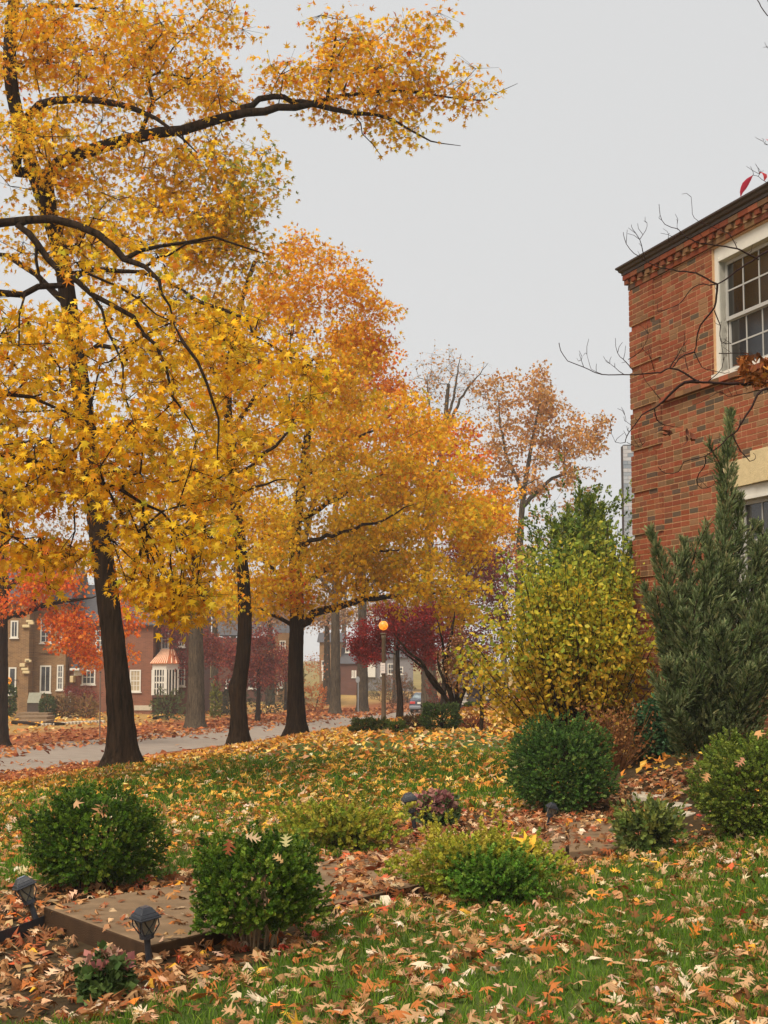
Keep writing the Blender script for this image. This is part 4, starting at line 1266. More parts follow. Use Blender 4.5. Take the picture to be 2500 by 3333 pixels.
maple(930, 112, 0.12, [(930, 2220), (930, 2180)], [(930, 2140, 112, 70, 50, 1.6, 14), (1020, 2160, 112, 40, 60, 1.4, 10)], [lin(196, 112, 66), lin(176, 96, 60), lin(180, 130, 80)], 46, 'orange small tree half hidden behind the dark straight trunk', 34, 0.14, 0.8)

# hazy backdrop trees
BGC = [lin(168, 124, 88), lin(150, 112, 84), lin(180, 138, 90), lin(140, 116, 92)]
for i, (px, D, top, wd, lab) in enumerate([(120, 130, 1500, 260, 'hazy brown tree behind the tan brick house'), (430, 140, 1450, 260, 'hazy brown tree behind the red brick house'), (760, 150, 1500, 240, 'hazy tan tree far behind the purple red maple'),
        (1120, 165, 1750, 160, 'hazy thin leaved tree beyond the two grey oak trunks'), (1290, 180, 1850, 170, 'hazy low tree at the far end of the street'), (1500, 170, 1800, 190, 'hazy bare tree behind the purple leaved tree'), (1640, 140, 1700, 150, 'hazy bare tree left of the evergreen top'), (960, 175, 1850, 160, 'hazy pale tree seen under the low limb'), (1065, 126, 1900, 120, 'misty tan tree just left of the first grey oak trunk'), (1290, 134, 1880, 130, 'misty tan tree behind the crimson maple'), (700, 118, 1850, 120, 'misty ochre tree behind the slim bulging trunk'), (880, 122, 1880, 110, 'misty brown tree left of the dark straight trunk')]):
    b = base_at(px, D)
    make_tree('distant_tree', lab, 'hazy trees in the distance', [b, at(px, 2000, D), at(px + 10, (top + 2000) / 2, D)], (0.35, 0.12), [],
        [(px, (top + 2100) / 2 if i > 7 else (top + 1980) / 2, D, wd * .8, (1980 - top) / 2, 5, 46), (px - wd * .5, (top + 2100) / 2, D, wd * .5, (2000 - top) / 3, 4, 18), (px + wd * .5, (top + 2100) / 2, D, wd * .5, (2000 - top) / 3, 4, 18)],
        26 if i > 7 else 18 if i in (0, 1, 2, 3, 5, 6, 7) else 8, 0.24, BGC, None, 50 + i, M_bark2, [rhomb(.4)], cr=1.3, flare=.3, minbase=3, twigs=3, rt=0.014, sidesmax=6)

# ------------------------------------------------------------------ dogwood at the right edge, near the viewer
DD = 8.0
bd = base_at(2860, DD)
gr = Grow(77)
gr.polyline([np.array(p) for p in [bd, at(2850, 2300, DD), at(2800, 1700, DD), at(2720, 1350, DD), at(2700, 900, DD), at(2690, 300, DD), at(2660, -100, DD)]], 0.05, 0.018, 0.12, 0, True)
tw = [([(2790, 1330), (2600, 1262), (2500, 1250), (2400, 1250), (2310, 1246), (2275, 1243), (2230, 1215), (2180, 1198), (2150, 1212), (2050, 1220), (1960, 1218), (1900, 1195), (1850, 1175), (1825, 1140), (1820, 1115)], .020, .0022),
      ([(2275, 1243), (2230, 1245), (2190, 1275), (2160, 1305), (2130, 1330), (2090, 1350), (2060, 1390), (2040, 1420), (2035, 1440)], .011, .0025),
      ([(2700, 1300), (2560, 1270), (2480, 1270), (2450, 1320), (2400, 1400), (2380, 1415), (2340, 1455), (2295, 1485), (2225, 1503), (2210, 1535), (2165, 1540), (2140, 1520)], .013, .0022),
      ([(2295, 1485), (2292, 1520), (2265, 1560), (2285, 1590), (2320, 1580), (2330, 1570)], .004, .0015), ([(2385, 1412), (2400, 1450), (2440, 1500), (2460, 1490)], .005, .002),
      ([(2720, 700), (2560, 800), (2500, 818), (2430, 860), (2335, 925), (2290, 925), (2255, 935), (2210, 990), (2150, 1012), (2140, 1012)], .013, .0022),
      ([(2335, 925), (2325, 1000), (2280, 1060), (2265, 1130), (2262, 1150), (2285, 1195), (2310, 1205), (2360, 1215)], .007, .002), ([(2262, 1145), (2220, 1160), (2190, 1195)], .005, .003),
      ([(2325, 1010), (2345, 1060), (2345, 1110), (2380, 1120)], .004, .0018), ([(2335, 925), (2265, 890), (2190, 880), (2120, 860), (2080, 835), (2050, 812), (2032, 775), (2030, 755)], .006, .0015),
      ([(2100, 845), (2082, 780), (2060, 745), (2056, 730)], .003, .0012), ([(2082, 780), (2102, 750), (2108, 725)], .002, .0012),
      ([(2470, 845), (2400, 810), (2340, 800), (2260, 785), (2215, 755), (2205, 745), (2165, 730), (2148, 700), (2145, 665)], .006, .0015), ([(2215, 755), (2180, 790), (2175, 770), (2180, 757)], .002, .0012),
      ([(2400, 810), (2370, 760), (2275, 722), (2255, 695), (2250, 640)], .003, .0013), ([(2205, 748), (2205, 728)], .0015, .001),
      ([(2180, 1198), (2215, 1140), (2240, 1100)], .004, .0015), ([(2060, 1205), (2030, 1170), (2010, 1150), (2004, 1100)], .003, .0012), ([(2045, 1170), (2090, 1140), (2115, 1070)], .0025, .001),
      ([(1960, 1218), (1925, 1200), (1910, 1155)], .002, .001), ([(1900, 1195), (1885, 1150)], .002, .001), ([(2030, 1218), (2000, 1195), (1972, 1172)], .0025, .001),
      ([(2130, 1330), (2140, 1365), (2165, 1385), (2220, 1390)], .004, .0015), ([(2060, 1390), (2040, 1370), (2033, 1350)], .002, .001), ([(2040, 1440), (2080, 1455), (2098, 1440)], .002, .001), ([(2035, 1440), (2005, 1440), (1988, 1410)], .002, .001),
      ([(2150, 1300), (2125, 1270), (2100, 1240)], .003, .0012), ([(2700, 400), (2560, 80), (2500, 50), (2470, 10), (2465, -10)], .006, .003), ([(2560, 70), (2520, 30), (2490, -10)], .003, .002),
      ([(2700, 900), (2600, 650), (2500, 598), (2470, 575), (2455, 571), (2447, 572)], .005, .0012), ([(2468, 573), (2475, 560), (2485, 556)], .0015, .001), ([(2700, 600), (2540, 490), (2490, 468), (2486, 455), (2480, 449)], .003, .001), ([(2530, 200), (2510, 165), (2497, 155)], .002, .001),
      ([(2300, 1246), (2350, 1200), (2352, 1150), (2348, 1120)], .003, .0012), ([(2480, 1270), (2370, 1290), (2345, 1275), (2280, 1310), (2255, 1320)], .003, .0012), ([(2240, 1205), (2230, 1165), (2225, 1125)], .003, .0012), ([(2130, 1207), (2120, 1170), (2106, 1150)], .0025, .001), ([(2340, 1150), (2400, 1150), (2450, 1152)], .003, .0015)]
dog = empty('dogwood_tree', Vector(bd), 'bare dogwood reaching dark twigs across the brick house from the right', 'tree')
P = [np.array(p) for p in [bd, at(2850, 2300, DD), at(2800, 1700, DD), at(2720, 1350, DD), at(2700, 900, DD), at(2690, 300, DD), at(2660, -100, DD)]]
link('trunk', trunk_mesh(np.array(P), np.linspace(.055, .02, len(P)), 3, 0.6), M_bark, dog)
dr = np.random.default_rng(5)
twv = []; off = 0; TT = []
for i, (pts, ra, rb) in enumerate(tw):
    dj = DD + (0 if i in (0, 5) else (0.12 * math.sin(i * 2.4)))
    n = len(pts)
    W_ = np.array([at(x, y, DD + (dj - DD) * min(1, k / 3) ) for k, (x, y) in enumerate(pts)])
    G2 = Grow(i); G2.polyline(W_, ra, rb, 0.03, 0.0015)
    tq = np.linspace(0, 1, len(G2.P)); rq = rb + (ra - rb) * (1 - tq) ** (1.9 if ra > .009 else 1.2)
    V, T = tube_arrays(np.array(G2.P), rq * .92, 6 if ra > .006 else 4)
    if ra >= .010: link('limb', np_mesh('limb', V, T, None, True), M_twig, dog)
    else: twv.append(V); TT.append(T + off); off += len(V)
    # buds and short side shoots
    if ra < .02:
        for _ in range(2 + len(pts) // 3):
            k = dr.integers(1, len(G2.P)); p = G2.P[k]
            d = dr.normal(size=3) * .5 + np.array([-.3, 0, .8]); d /= np.linalg.norm(d); L = dr.uniform(.02, .09)
            V, T = tube_arrays(np.array([p, p + d * L * .5 + dr.normal(0, .006, 3), p + d * L]), [.0016, .0013, .001], 4)
            twv.append(V); TT.append(T + off); off += len(V)
o = link('twigs', np_mesh('twigs', np.concatenate(twv), np.concatenate(TT), None, True), M_twig, dog); o['kind'] = 'stuff'
def ribbon_leaf(name, pts, wds, D, c, parent):
    """a curled hanging leaf built from cross sections"""
    V = []; T = []
    for k, ((x, y), wdt) in enumerate(zip(pts, wds)):
        p = at(x, y, D); d = at(x + wdt, y + wdt * .3, D + wdt / FPX * D * 0.5) - p
        m = p + Vector((0, -0.012 * (wdt / 20), 0))
        V += [p - d, m, p + d]
    for k in range(len(pts) - 1):
        a = k * 3
        T += [(a, a + 1, a + 4, a + 3), (a + 1, a + 2, a + 5, a + 4)]
    me = np_mesh(name, np.array([tuple(v) for v in V]), np.array(T), np.tile(np.array(c), (len(V), 1)), True)
    return link(name, me, M_leaf, parent)
PINK = lin(200, 66, 84)
ribbon_leaf('leaf', [(2450, 571), (2438, 583), (2427, 598), (2420, 612), (2413, 626), (2411, 640)], [1, 7, 10, 9, 5, 1], DD, PINK, dog)
ribbon_leaf('leaf', [(2472, 564), (2480, 561), (2488, 565), (2491, 575), (2488, 588)], [1, 6, 8, 6, 1], DD, lin(210, 78, 84), dog)
ribbon_leaf('leaf', [(2488, 452), (2500, 455), (2510, 462), (2515, 475)], [1, 8, 9, 2], DD, lin(206, 120, 130), dog)
DRY = [np_mesh('leaf', *(lambda t: (t[0] * np.array([1, 1, 2.2]), t[1]))(oval_leaf(.24, .5)), np.tile(np.array(c_), (7, 1))) for c_ in (lin(110, 62, 44), lin(86, 48, 36))]
for m_ in DRY: m_.materials.append(M_litter)
for q_, (x, y) in enumerate([(2180, 1390), (2186, 1400), (2174, 1398), (2236, 1392), (2246, 1405), (2232, 1412), (2252, 1420)]):
    o = bpy.data.objects.new('leaf', DRY[q_ % 2]); COL.objects.link(o); o.parent = dog
    R1 = frames(np.array([[dr.normal(0, .4), dr.normal(0, .4), -1.0]]), dr)[0]
    mt = Matrix(R1.tolist()).to_4x4() @ Matrix.Scale(.062, 4); mt.translation = at(x, y, DD) - Vector(bd); o.matrix_basis = mt
# oak leaves caught on the branch
n = 44
cp_ = np.array([at(2470 + dr.uniform(-60, 60), 1205 + dr.uniform(-48, 48), DD - .02 + dr.uniform(-.06, .06)) for _ in range(n)])
col = palette(n, [lin(176, 106, 44), lin(150, 84, 38), lin(190, 124, 54), lin(120, 66, 34)], None, .12)
Rr = frames(dr.normal(size=(n, 3)) + np.array([0, 0, -.8]), dr)
vm = [np_mesh('clump_leaf', tv, tf, np.tile(col[i], (len(tv), 1))) for i, (tv, tf) in enumerate(OAK)]
for m_ in vm: m_.materials.append(M_litter)
cl_e = empty('leaf_clump', Vector(at(2470, 1240, DD)), 'clump of brown oak leaves caught on the dogwood branch', 'leaves')
for i in range(n):
    o = bpy.data.objects.new('leaf', vm[i % len(vm)]); COL.objects.link(o); o.parent = cl_e
    mt = Matrix(Rr[i].tolist()).to_4x4() @ Matrix.Scale(float(dr.uniform(.06, .10)), 4); mt.translation = Vector(cp_[i]) - cl_e.location
    o.matrix_basis = mt

# ------------------------------------------------------------------ shrubs
def sprig(n=9, L=1.0, w=0.34, ll=0.42, seed=0, spread=0.9):
    """short shoot with paired leaves; y is the shoot axis"""
    r = np.random.default_rng(seed); V = []; T = []
    for i in range(n):
        t = (i + 0.5) / n
        a = i * 2.4 + r.uniform(-.4, .4)
        out = np.array([math.cos(a), 0, math.sin(a)])
        ax = out * spread * (1.1 - .5 * t) + np.array([0, .6 + .5 * t, 0]); ax /= np.linalg.norm(ax)
        s = np.cross(ax, out + np.array([.01, .3, 0])); s /= np.linalg.norm(s) + 1e-9
        nr = np.cross(s, ax)
        b = np.array([0, t * L, 0]); l = ll * r.uniform(.7, 1.1); o = len(V)
        V += [b, b + ax * l * .5 + s * l * w - nr * .02, b + ax * l - nr * l * .15, b + ax * l * .5 - s * l * w - nr * .02]
        T += [(o, o + 1, o + 2), (o, o + 2, o + 3)]
    return np.array(V), np.array(T)

def needle_spray(seed=0, n=26):
    r = np.random.default_rng(seed); V = []; T = []
    for i in range(n):
        t = r.random() ** .8
        a = r.uniform(0, 6.28)
        out = np.array([math.cos(a), 0, math.sin(a)])
        ax = out * (.55 * (1.05 - t)) + np.array([0, .8, 0]); ax /= np.linalg.norm(ax)
        b = np.array([0, t * .8, 0]) + out * .03; l = .34 * r.uniform(.6, 1.1)
        s = np.cross(ax, out); s /= np.linalg.norm(s) + 1e-9
        o = len(V); V += [b - s * .035, b + s * .035, b + ax * l]; T.append((o, o + 1, o + 2))
    return np.array(V), np.array(T)

SPRIG = [sprig(10, .75, .44, .40, i, 1.1) for i in range(5)]
SPRAY = [needle_spray(i) for i in range(4)]

def shrub(name, label, cat, px0, px1, py0, base, cols, wts, n, ss_, temps, mat, seed, D=None, depth=1.0, stems=14, stemcol=None, lump=0.16, updir=0.5, top=None, topcols=None, inner=0.55, flat=1.0, group=None, stemr=0.006, foot=0.0):
    r = np.random.default_rng(seed)
    px = (px0 + px1) / 2
    b = hit(px, base) if D is None else Vector((at(px, HZ, D).x, D, g(at(px, HZ, D).x, D)))
    Y = b.y
    rx = (px1 - px0) / 2 / FPX * Y; zt = at(px, py0, Y).z; ht = zt - b.z
    rx = rx - .75 * ss_; ht = ht - .6 * ss_
    ry = rx * depth
    root = empty(name, b, label, cat, group)
    c = np.array([b.x, b.y, b.z + ht * 0.5]); 
    u = r.normal(size=(n, 3)); u /= np.linalg.norm(u, axis=1, keepdims=True)
    # lumpy outline
    ph = r.uniform(0, 6, (5, 2)); fr = r.integers(2, 6, (5, 2))
    th = np.arctan2(u[:, 1], u[:, 0]); fi = np.arccos(np.clip(u[:, 2], -1, 1))
    lum = 1 + lump * sum(np.sin(fr[k, 0] * th + ph[k, 0]) * np.sin(fr[k, 1] * fi + ph[k, 1]) for k in range(5)) / 1.6 + .055 * np.sin(13 * th + 5 * np.sin(4 * fi + ph[0, 0])) * np.sin(11 * fi + ph[1, 0])
    rad = (inner + (1 - inner) * r.random(n) ** .7) * lum
    sq = 0.88
    shp = np.sign(u) * np.abs(u) ** sq
    pos = c + shp * rad[:, None] * np.array([rx, ry, ht * 0.5 * flat])
    keep = pos[:, 2] > gz(pos[:, 0], pos[:, 1]) + 0.02 + foot * ht * r.uniform(.6, 1.3, n)
    pos = pos[keep]; u = u[keep]; rad = rad[keep]; n = len(pos)
    tip = u * 0.9 + np.array([0, 0, updir]) + r.normal(size=(n, 3)) * .35
    R = frames(tip, r)
    s = ss_ * r.uniform(.65, 1.25, n)
    col = palette(n, cols, wts, .14, r)
    if topcols is not None:
        m = (pos[:, 2] > b.z + ht * top) & (r.random(n) < .75); col[m] = palette(int(m.sum()), topcols, None, .12, r)
    scatter('foliage', temps, pos, R, s, col, mat, root, 'stuff')
    if stems:
        sm = stemcol or M_twig
        for k in range(stems):
            a = r.uniform(0, 6.28); q = r.uniform(.2, .8)
            e = c + np.array([math.cos(a) * rx * q, math.sin(a) * ry * q, ht * .5 * r.uniform(-.1, .7)])
            sb_ = .12 if not foot else r.uniform(.05, .34); s0 = np.array([b.x + math.cos(a) * rx * sb_, b.y + math.sin(a) * ry * sb_, b.z - .03])
            m1 = s0 + (e - s0) * .35 + np.array([0, 0, ht * .06]) + r.normal(0, rx * .05, 3); m2 = s0 + (e - s0) * .7 + r.normal(0, rx * .06, 3)
            V, T = tube_arrays(np.array([s0, m1, m2, e]), [stemr, stemr * .8, stemr * .6, stemr * .3], 5)
            link('stem', np_mesh('stem', V, T, None, True), sm, root)
    return root

BOX = [lin(80, 106, 30), lin(66, 92, 26), lin(98, 122, 36), lin(54, 78, 24), lin(122, 138, 48)]
BOXW = [4, 4, 3, 3, 1]
shrub('boxwood_bush', 'clipped boxwood with fallen leaves on top behind the concrete step', 'bush', 85, 530, 2560, 2890, BOX, BOXW, 3200, .06, SPRIG, M_shrub, 101, depth=.95, stems=20, foot=.1, group='clipped boxwood bushes')
shrub('boxwood_bush', 'clipped boxwood with bare tan stems at its foot in front of the walk', 'bush', 612, 1062, 2700, 3085, BOX, [4, 3, 4, 2, 2.5], 3400, .056, SPRIG, M_shrub, 102, depth=.95, stems=34, stemcol=M_twig_pale, group='clipped boxwood bushes', foot=.22, stemr=.0062)
shrub('boxwood_bush', 'dark rounded boxwood on the lawn below the yellow shrub', 'bush', 1655, 2005, 2335, 2640, [lin(74, 102, 44), lin(60, 88, 38), lin(92, 122, 52), lin(122, 144, 70)], [4, 4, 2.5, .8], 4200, .062, SPRIG, M_shrub, 103, depth=.95, stems=14, group='clipped boxwood bushes', lump=.12)
shrub('boxwood_bush', 'light green boxwood cut off by the right edge with leaves caught in it', 'bush', 2255, 2640, 2385, 2722, [lin(116, 130, 48), lin(98, 114, 42), lin(142, 152, 62), lin(80, 96, 38)], [4, 4, 2.5, 2], 4200, .058, SPRIG, M_shrub, 104, depth=.95, stems=14, group='clipped boxwood bushes', lump=.12)
shrub('laurel_bush', 'small dark glossy bush at the foot of the juniper', 'bush', 2058, 2235, 2275, 2462, [lin(64, 96, 60), lin(52, 82, 50), lin(86, 118, 76)], None, 1100, .085, [sprig(6, 1, .42, .6, i) for i in range(3)], M_shrub, 105, depth=.9, stems=8, updir=.1, lump=.08)
GC = [lin(158, 154, 50), lin(136, 144, 46), lin(178, 168, 62), lin(112, 130, 44), lin(176, 150, 70)]
shrub('ground_cover_shrub', 'low yellow green spreading shrub behind the first path light pair', 'shrub', 880, 1330, 2600, 2768, GC, [3, 3, 2, 2, 1], 1300, .075, SPRIG, M_shrub, 106, depth=.7, stems=10, lump=.42, inner=.12, group='low yellow green shrubs')
shrub('ground_cover_shrub', 'wide low yellow green shrub in the middle of the foreground bed', 'shrub', 1290, 1830, 2690, 2925, GC, [3, 3, 2, 2, 1], 1900, .066, SPRIG, M_shrub, 107, depth=.6, stems=12, lump=.42, inner=.12, group='low yellow green shrubs', topcols=GC[:1] + GC[2:3], top=.5)
shrub('ground_cover_shrub', 'bright green leafy patch at the front of the wide low shrub', 'shrub', 1450, 1780, 2760, 2945, [lin(92, 128, 40), lin(74, 108, 34), lin(118, 146, 56)], None, 1100, .055, SPRIG, M_shrub, 108, depth=.6, stems=6, lump=.28, inner=.3, group='low yellow green shrubs')
shrub('azalea_shrub', 'small open green plant on the concrete landing', 'shrub', 1985, 2235, 2615, 2775, [lin(112, 124, 56), lin(92, 106, 48), lin(134, 134, 62), lin(70, 84, 40)], None, 520, .085, [sprig(7, 1, .3, .6, i) for i in range(3)], M_shrub, 109, depth=.9, stems=9, lump=.35, inner=.2)
shrub('sedum_plant', 'low rosette plant with dusty pink leaf tips before the concrete step', 'plant', 250, 430, 3100, 3255, [lin(78, 96, 48), lin(96, 112, 60), lin(60, 78, 40)], None, 330, .075, [sprig(6, .8, .46, .62, i, 1.2) for i in range(3)], M_shrub, 110, depth=.9, stems=6, top=.74, topcols=[lin(166, 110, 96), lin(150, 92, 86), lin(184, 138, 112)], lump=.2, inner=.3)
shrub('sedum_plant', 'pink purple leaved plant beside the tilted path light', 'plant', 1350, 1495, 2575, 2690, [lin(66, 84, 46), lin(84, 98, 54)], None, 420, .085, [sprig(6, .8, .46, .62, i, 1.2) for i in range(3)], M_shrub, 111, depth=.9, stems=6, top=.42, topcols=[lin(150, 98, 92), lin(132, 82, 82), lin(170, 126, 110)], lump=.2, inner=.3)

# the big yellow green shrub: upright stems with hanging oval leaves
YD = 18.4; yb = base_at(1880, YD, 0)
ysh = empty('yellow_shrub', yb, 'large upright shrub with yellow green drooping leaves at the house corner', 'shrub')
r = np.random.default_rng(61)
VV = []; TT = []; off = 0; LP = []; LT = []; LC = []
ycols = {'g': [lin(104, 122, 52), lin(88, 108, 46), lin(130, 140, 58), lin(156, 158, 66)], 't': [lin(158, 166, 58), lin(180, 180, 62), lin(132, 148, 54), lin(200, 192, 78)], 'm': [lin(204, 178, 48), lin(180, 168, 50), lin(156, 156, 52), lin(216, 188, 66), lin(140, 150, 52)], 'b': [lin(204, 164, 50), lin(190, 146, 46), lin(166, 150, 54), lin(214, 176, 68)]}
for k in range(230):
    a = r.uniform(-1.12, 1.0); dpt = r.normal(0, .38)
    cx = 1880 + a * 60
    ex = 1852 + a * r.uniform(180, 305) + r.normal(0, 50)
    hfac = max(.1, 1 - min(1, abs(a)) ** 3.4 * .5)
    ey = 2370 - (r.uniform(.3, 1.0) ** .8 * 590 * hfac + 20)
    if k >= 150: ex = 1900 + a * 170 + r.normal(0, 15); ey = r.uniform(1660, 1860) + 120 * abs(a) ** 2; dpt = abs(dpt) + .3
    p0 = np.array([yb.x + a * .12, yb.y + dpt * .2, yb.z - .03]); p2 = np.array(at(ex, ey, YD + dpt * 1.5))
    p1 = p0 * .45 + p2 * .55 + np.array([(p2[0] - p0[0]) * .12, 0, .1])
    t = np.linspace(0, 1, 9)[:, None]
    C_ = (1 - t) ** 2 * p0 + 2 * t * (1 - t) * p1 + t * t * p2 + r.normal(0, .012, (9, 3)) * t
    V, T = tube_arrays(C_, np.linspace(.008, .0025, 9), 4); VV.append(V); TT.append(T + off); off += len(V)
    nl = int(r.integers(55, 110))
    u = r.uniform(.2 if abs(a) > .4 else .3, 1, nl) ** .8
    i0 = np.minimum((u * 8).astype(int), 7); f = (u * 8 - i0)[:, None]
    lp = C_[i0] * (1 - f) + C_[i0 + 1] * f + r.normal(0, .085, (nl, 3)) * np.array([1, 1, .8])
    lt = r.normal(size=(nl, 3)) * .8 + np.array([0, 0, -.35])
    zf = (lp[:, 2] - yb.z) / 2.6 + r.normal(0, .10, nl)
    cc = np.zeros((nl, 3))
    for nm, lo, hi in (('b', -9, .42), ('m', .42, .84), ('t', .84, .98), ('g', .98, 9)):
        m = (zf + r.normal(0, .1, nl) >= lo) & (zf + 0 < 99) 
        m = (zf >= lo) & (zf < hi)
        if m.any(): cc[m] = palette(int(m.sum()), ycols[nm], None, .13, r)
    LP.append(lp); LT.append(lt); LC.append(cc)
link('stem', np_mesh('stem', np.concatenate(VV), np.concatenate(TT), None, True), M_twig, ysh)['kind'] = 'stuff'
LP = np.concatenate(LP); LT = np.concatenate(LT); LC = np.concatenate(LC)
scatter('foliage', OVAL, LP, frames(LT, r), .068 * r.uniform(.6, 1.25, len(LP)), LC, M_leaf, ysh, 'stuff')
# evergreen behind it
def spire(name, label, blades, cols, n_per, s, temps, mat, seed, cat='shrub', trunkr=.05, base=None, wid=.2):
    """evergreen made of ascending plumes: (base px,py,Y) to (tip px,py,Y), half width in m"""
    r = np.random.default_rng(seed)
    root = empty(name, base, label, cat)
    P_ = []; T_ = []; 
    for (a, b, wdt) in blades:
        A_ = np.array(at(*a)); B_ = np.array(at(*b)); ax = B_ - A_; L = np.linalg.norm(ax)
        n = int(n_per * L * wdt * 10)
        t = r.random(n) ** .85
        prof = wdt * (1 - t ** 1.7) ** .8 * (0.75 + .25 * np.sin(t * 14 + r.uniform(0, 6)))
        o = r.normal(size=(n, 3)); o -= (o @ (ax / L))[:, None] * ax / L; o /= np.linalg.norm(o, axis=1, keepdims=True)
        rr = r.random(n) ** .4
        P_.append(A_ + ax * t[:, None] + o * (prof * rr)[:, None]); T_.append(ax / L * 0.9 + o * .55 + r.normal(size=(n, 3)) * .22 + np.array([0, 0, .25]))
        m1 = A_ * .5 + B_ * .5 + np.array([0, 0, .04])
        V, T = tube_arrays(np.array([A_, m1, B_]), [.03 * wdt / .25, .02 * wdt / .25, .004], 5)
        link('limb', np_mesh('limb', V, T, None, True), M_bark, root)
    P_ = np.concatenate(P_); T_ = np.concatenate(T_)
    ok = P_[:, 2] > gz(P_[:, 0], P_[:, 1]) + .03
    P_ = P_[ok]; T_ = T_[ok]
    col = palette(len(P_), cols, None, .13, r)
    scatter('foliage', temps, P_, frames(T_, r), s * r.uniform(.6, 1.3, len(P_)), col, mat, root, 'stuff')
    return root
ED = 21.5
eb = Vector((at(1920, HZ, ED).x, ED, g(at(1920, HZ, ED).x, ED)))
bl = []
re = np.random.default_rng(8)
shrub('evergreen_shrub', 'dark green leafy shrub rising behind the yellow shrub', 'shrub', 1690, 2110, 1655, 2350, [lin(112, 126, 48), lin(92, 110, 42), lin(140, 146, 56), lin(76, 94, 38)], None, 5600, .10, [sprig(6, .8, .34, .55, i) for i in range(4)], M_shrub, 162, D=20.9, depth=.6, stems=6, lump=.32, updir=.5, inner=.6)
for k in range(20):
    x = re.uniform(1800, 2060); hh = 1 - abs((x - 1910) / 210) ** 1.6
    bl.append(((1915 + (x - 1915) * .6, 2100, ED), (x, 1590 + (1 - hh) * 300 + re.uniform(-10, 170), ED + re.uniform(-.6, .6)), .11))
spire('evergreen_shrub', 'slim juniper spires poking above the leafy green shrub', bl, [lin(124, 140, 58), lin(104, 124, 54), lin(150, 156, 66), lin(88, 108, 50)], 260, .12, SPRAY, M_conifer, 62, base=eb)
# juniper in front of the house
JD = 15.2
JD = 14.7; jb = base_at(2330, JD, 0)
J = lambda x, y, d=0: (x, y, JD + d)
bl = [(J(2330, 2430), J(2376, 1345, .2), .19), (J(2330, 2420), J(2410, 1620, .25), .15), (J(2310, 2400), J(2118, 1728, -.2), .16), (J(2300, 2380), J(2225, 1760, -.1), .16), (J(2300, 2400), J(2095, 1910, -.3), .15), (J(2300, 2410), J(2170, 1935, -.4), .15),
      (J(2320, 2400), J(2310, 1760, -.2), .18), (J(2330, 2400), J(2290, 1850, -.4), .26), (J(2300, 2420), J(2230, 2000, -.5), .24), (J(2350, 2420), J(2480, 1760, 0), .18), (J(2380, 2430), J(2540, 1660, .1), .13), (J(2360, 2430), J(2560, 1850, -.3), .28), (J(2360, 2440), J(2470, 1980, -.5), .28),
      (J(2280, 2440), J(2170, 2160, -.5), .22), (J(2260, 2450), J(2160, 2280, -.6), .18), (J(2330, 2450), J(2350, 2050, -.6), .3), (J(2380, 2450), J(2440, 2180, -.6), .3), (J(2300, 2450), J(2260, 2150, -.6), .26), (J(2350, 2300), J(2350, 1560, .2), .10), (J(2360, 2440), J(2600, 2100, -.3), .26), (J(2240, 2450), J(2210, 2330, -.6), .16)]
for (a_, b_, w_) in list(bl):
    for q_ in range(5):
        t_ = re.uniform(.3, .85); x_ = a_[0] + (b_[0] - a_[0]) * t_; y_ = a_[1] + (b_[1] - a_[1]) * t_; d_ = a_[2] + (b_[2] - a_[2]) * t_
        sx = re.choice([-1, 1]) * re.uniform(25, 75); bl.append(((x_, y_, d_), (x_ + sx, y_ - re.uniform(70, 170), d_ + re.uniform(-.25, .1)), .075))
spire('juniper_tree', 'tall grey green juniper with upswept plumes before the brick wall', bl, [lin(120, 132, 86), lin(102, 116, 72), lin(142, 152, 106), lin(86, 100, 58), lin(156, 158, 108)], 300, .085, SPRAY, M_conifer, 63, 'tree', base=jb)

# dead twiggy bush at the shrub's foot
db = base_at(2000, 17.2, 0)
dead = empty('dried_bush', db, 'dry brown twiggy bush at the foot of the yellow shrub', 'bush')
r = np.random.default_rng(64); VV = []; TT = []; off = 0; LP = []
for k in range(150):
    a = r.uniform(0, 6.28); q = r.random() ** .6
    p0 = np.array([db.x, db.y, db.z]) + np.array([math.cos(a), math.sin(a), 0]) * .1 * q
    e = p0 + np.array([math.cos(a) * .42 * q, math.sin(a) * .35 * q, r.uniform(.3, .75)])
    m = (p0 + e) / 2 + r.normal(0, .04, 3)
    V, T = tube_arrays(np.array([p0, m, e]), [.004, .003, .0015], 3); VV.append(V); TT.append(T + off); off += len(V); LP += [e, m, (e + m) / 2]
link('stem', np_mesh('stem', np.concatenate(VV), np.concatenate(TT)), plain('dry_stem', lin(118, 76, 44), .8, .2, .3, 20), dead)['kind'] = 'stuff'
LP = np.repeat(np.array(LP), 3, 0) + r.normal(0, .05, (len(LP) * 3, 3))
scatter('foliage', OVAL, LP, frames(r.normal(size=LP.shape), r), .045 * r.uniform(.6, 1.2, len(LP)), palette(len(LP), [lin(128, 84, 46), lin(108, 68, 38), lin(150, 104, 60)], None, .14, r), M_litter, dead, 'stuff')

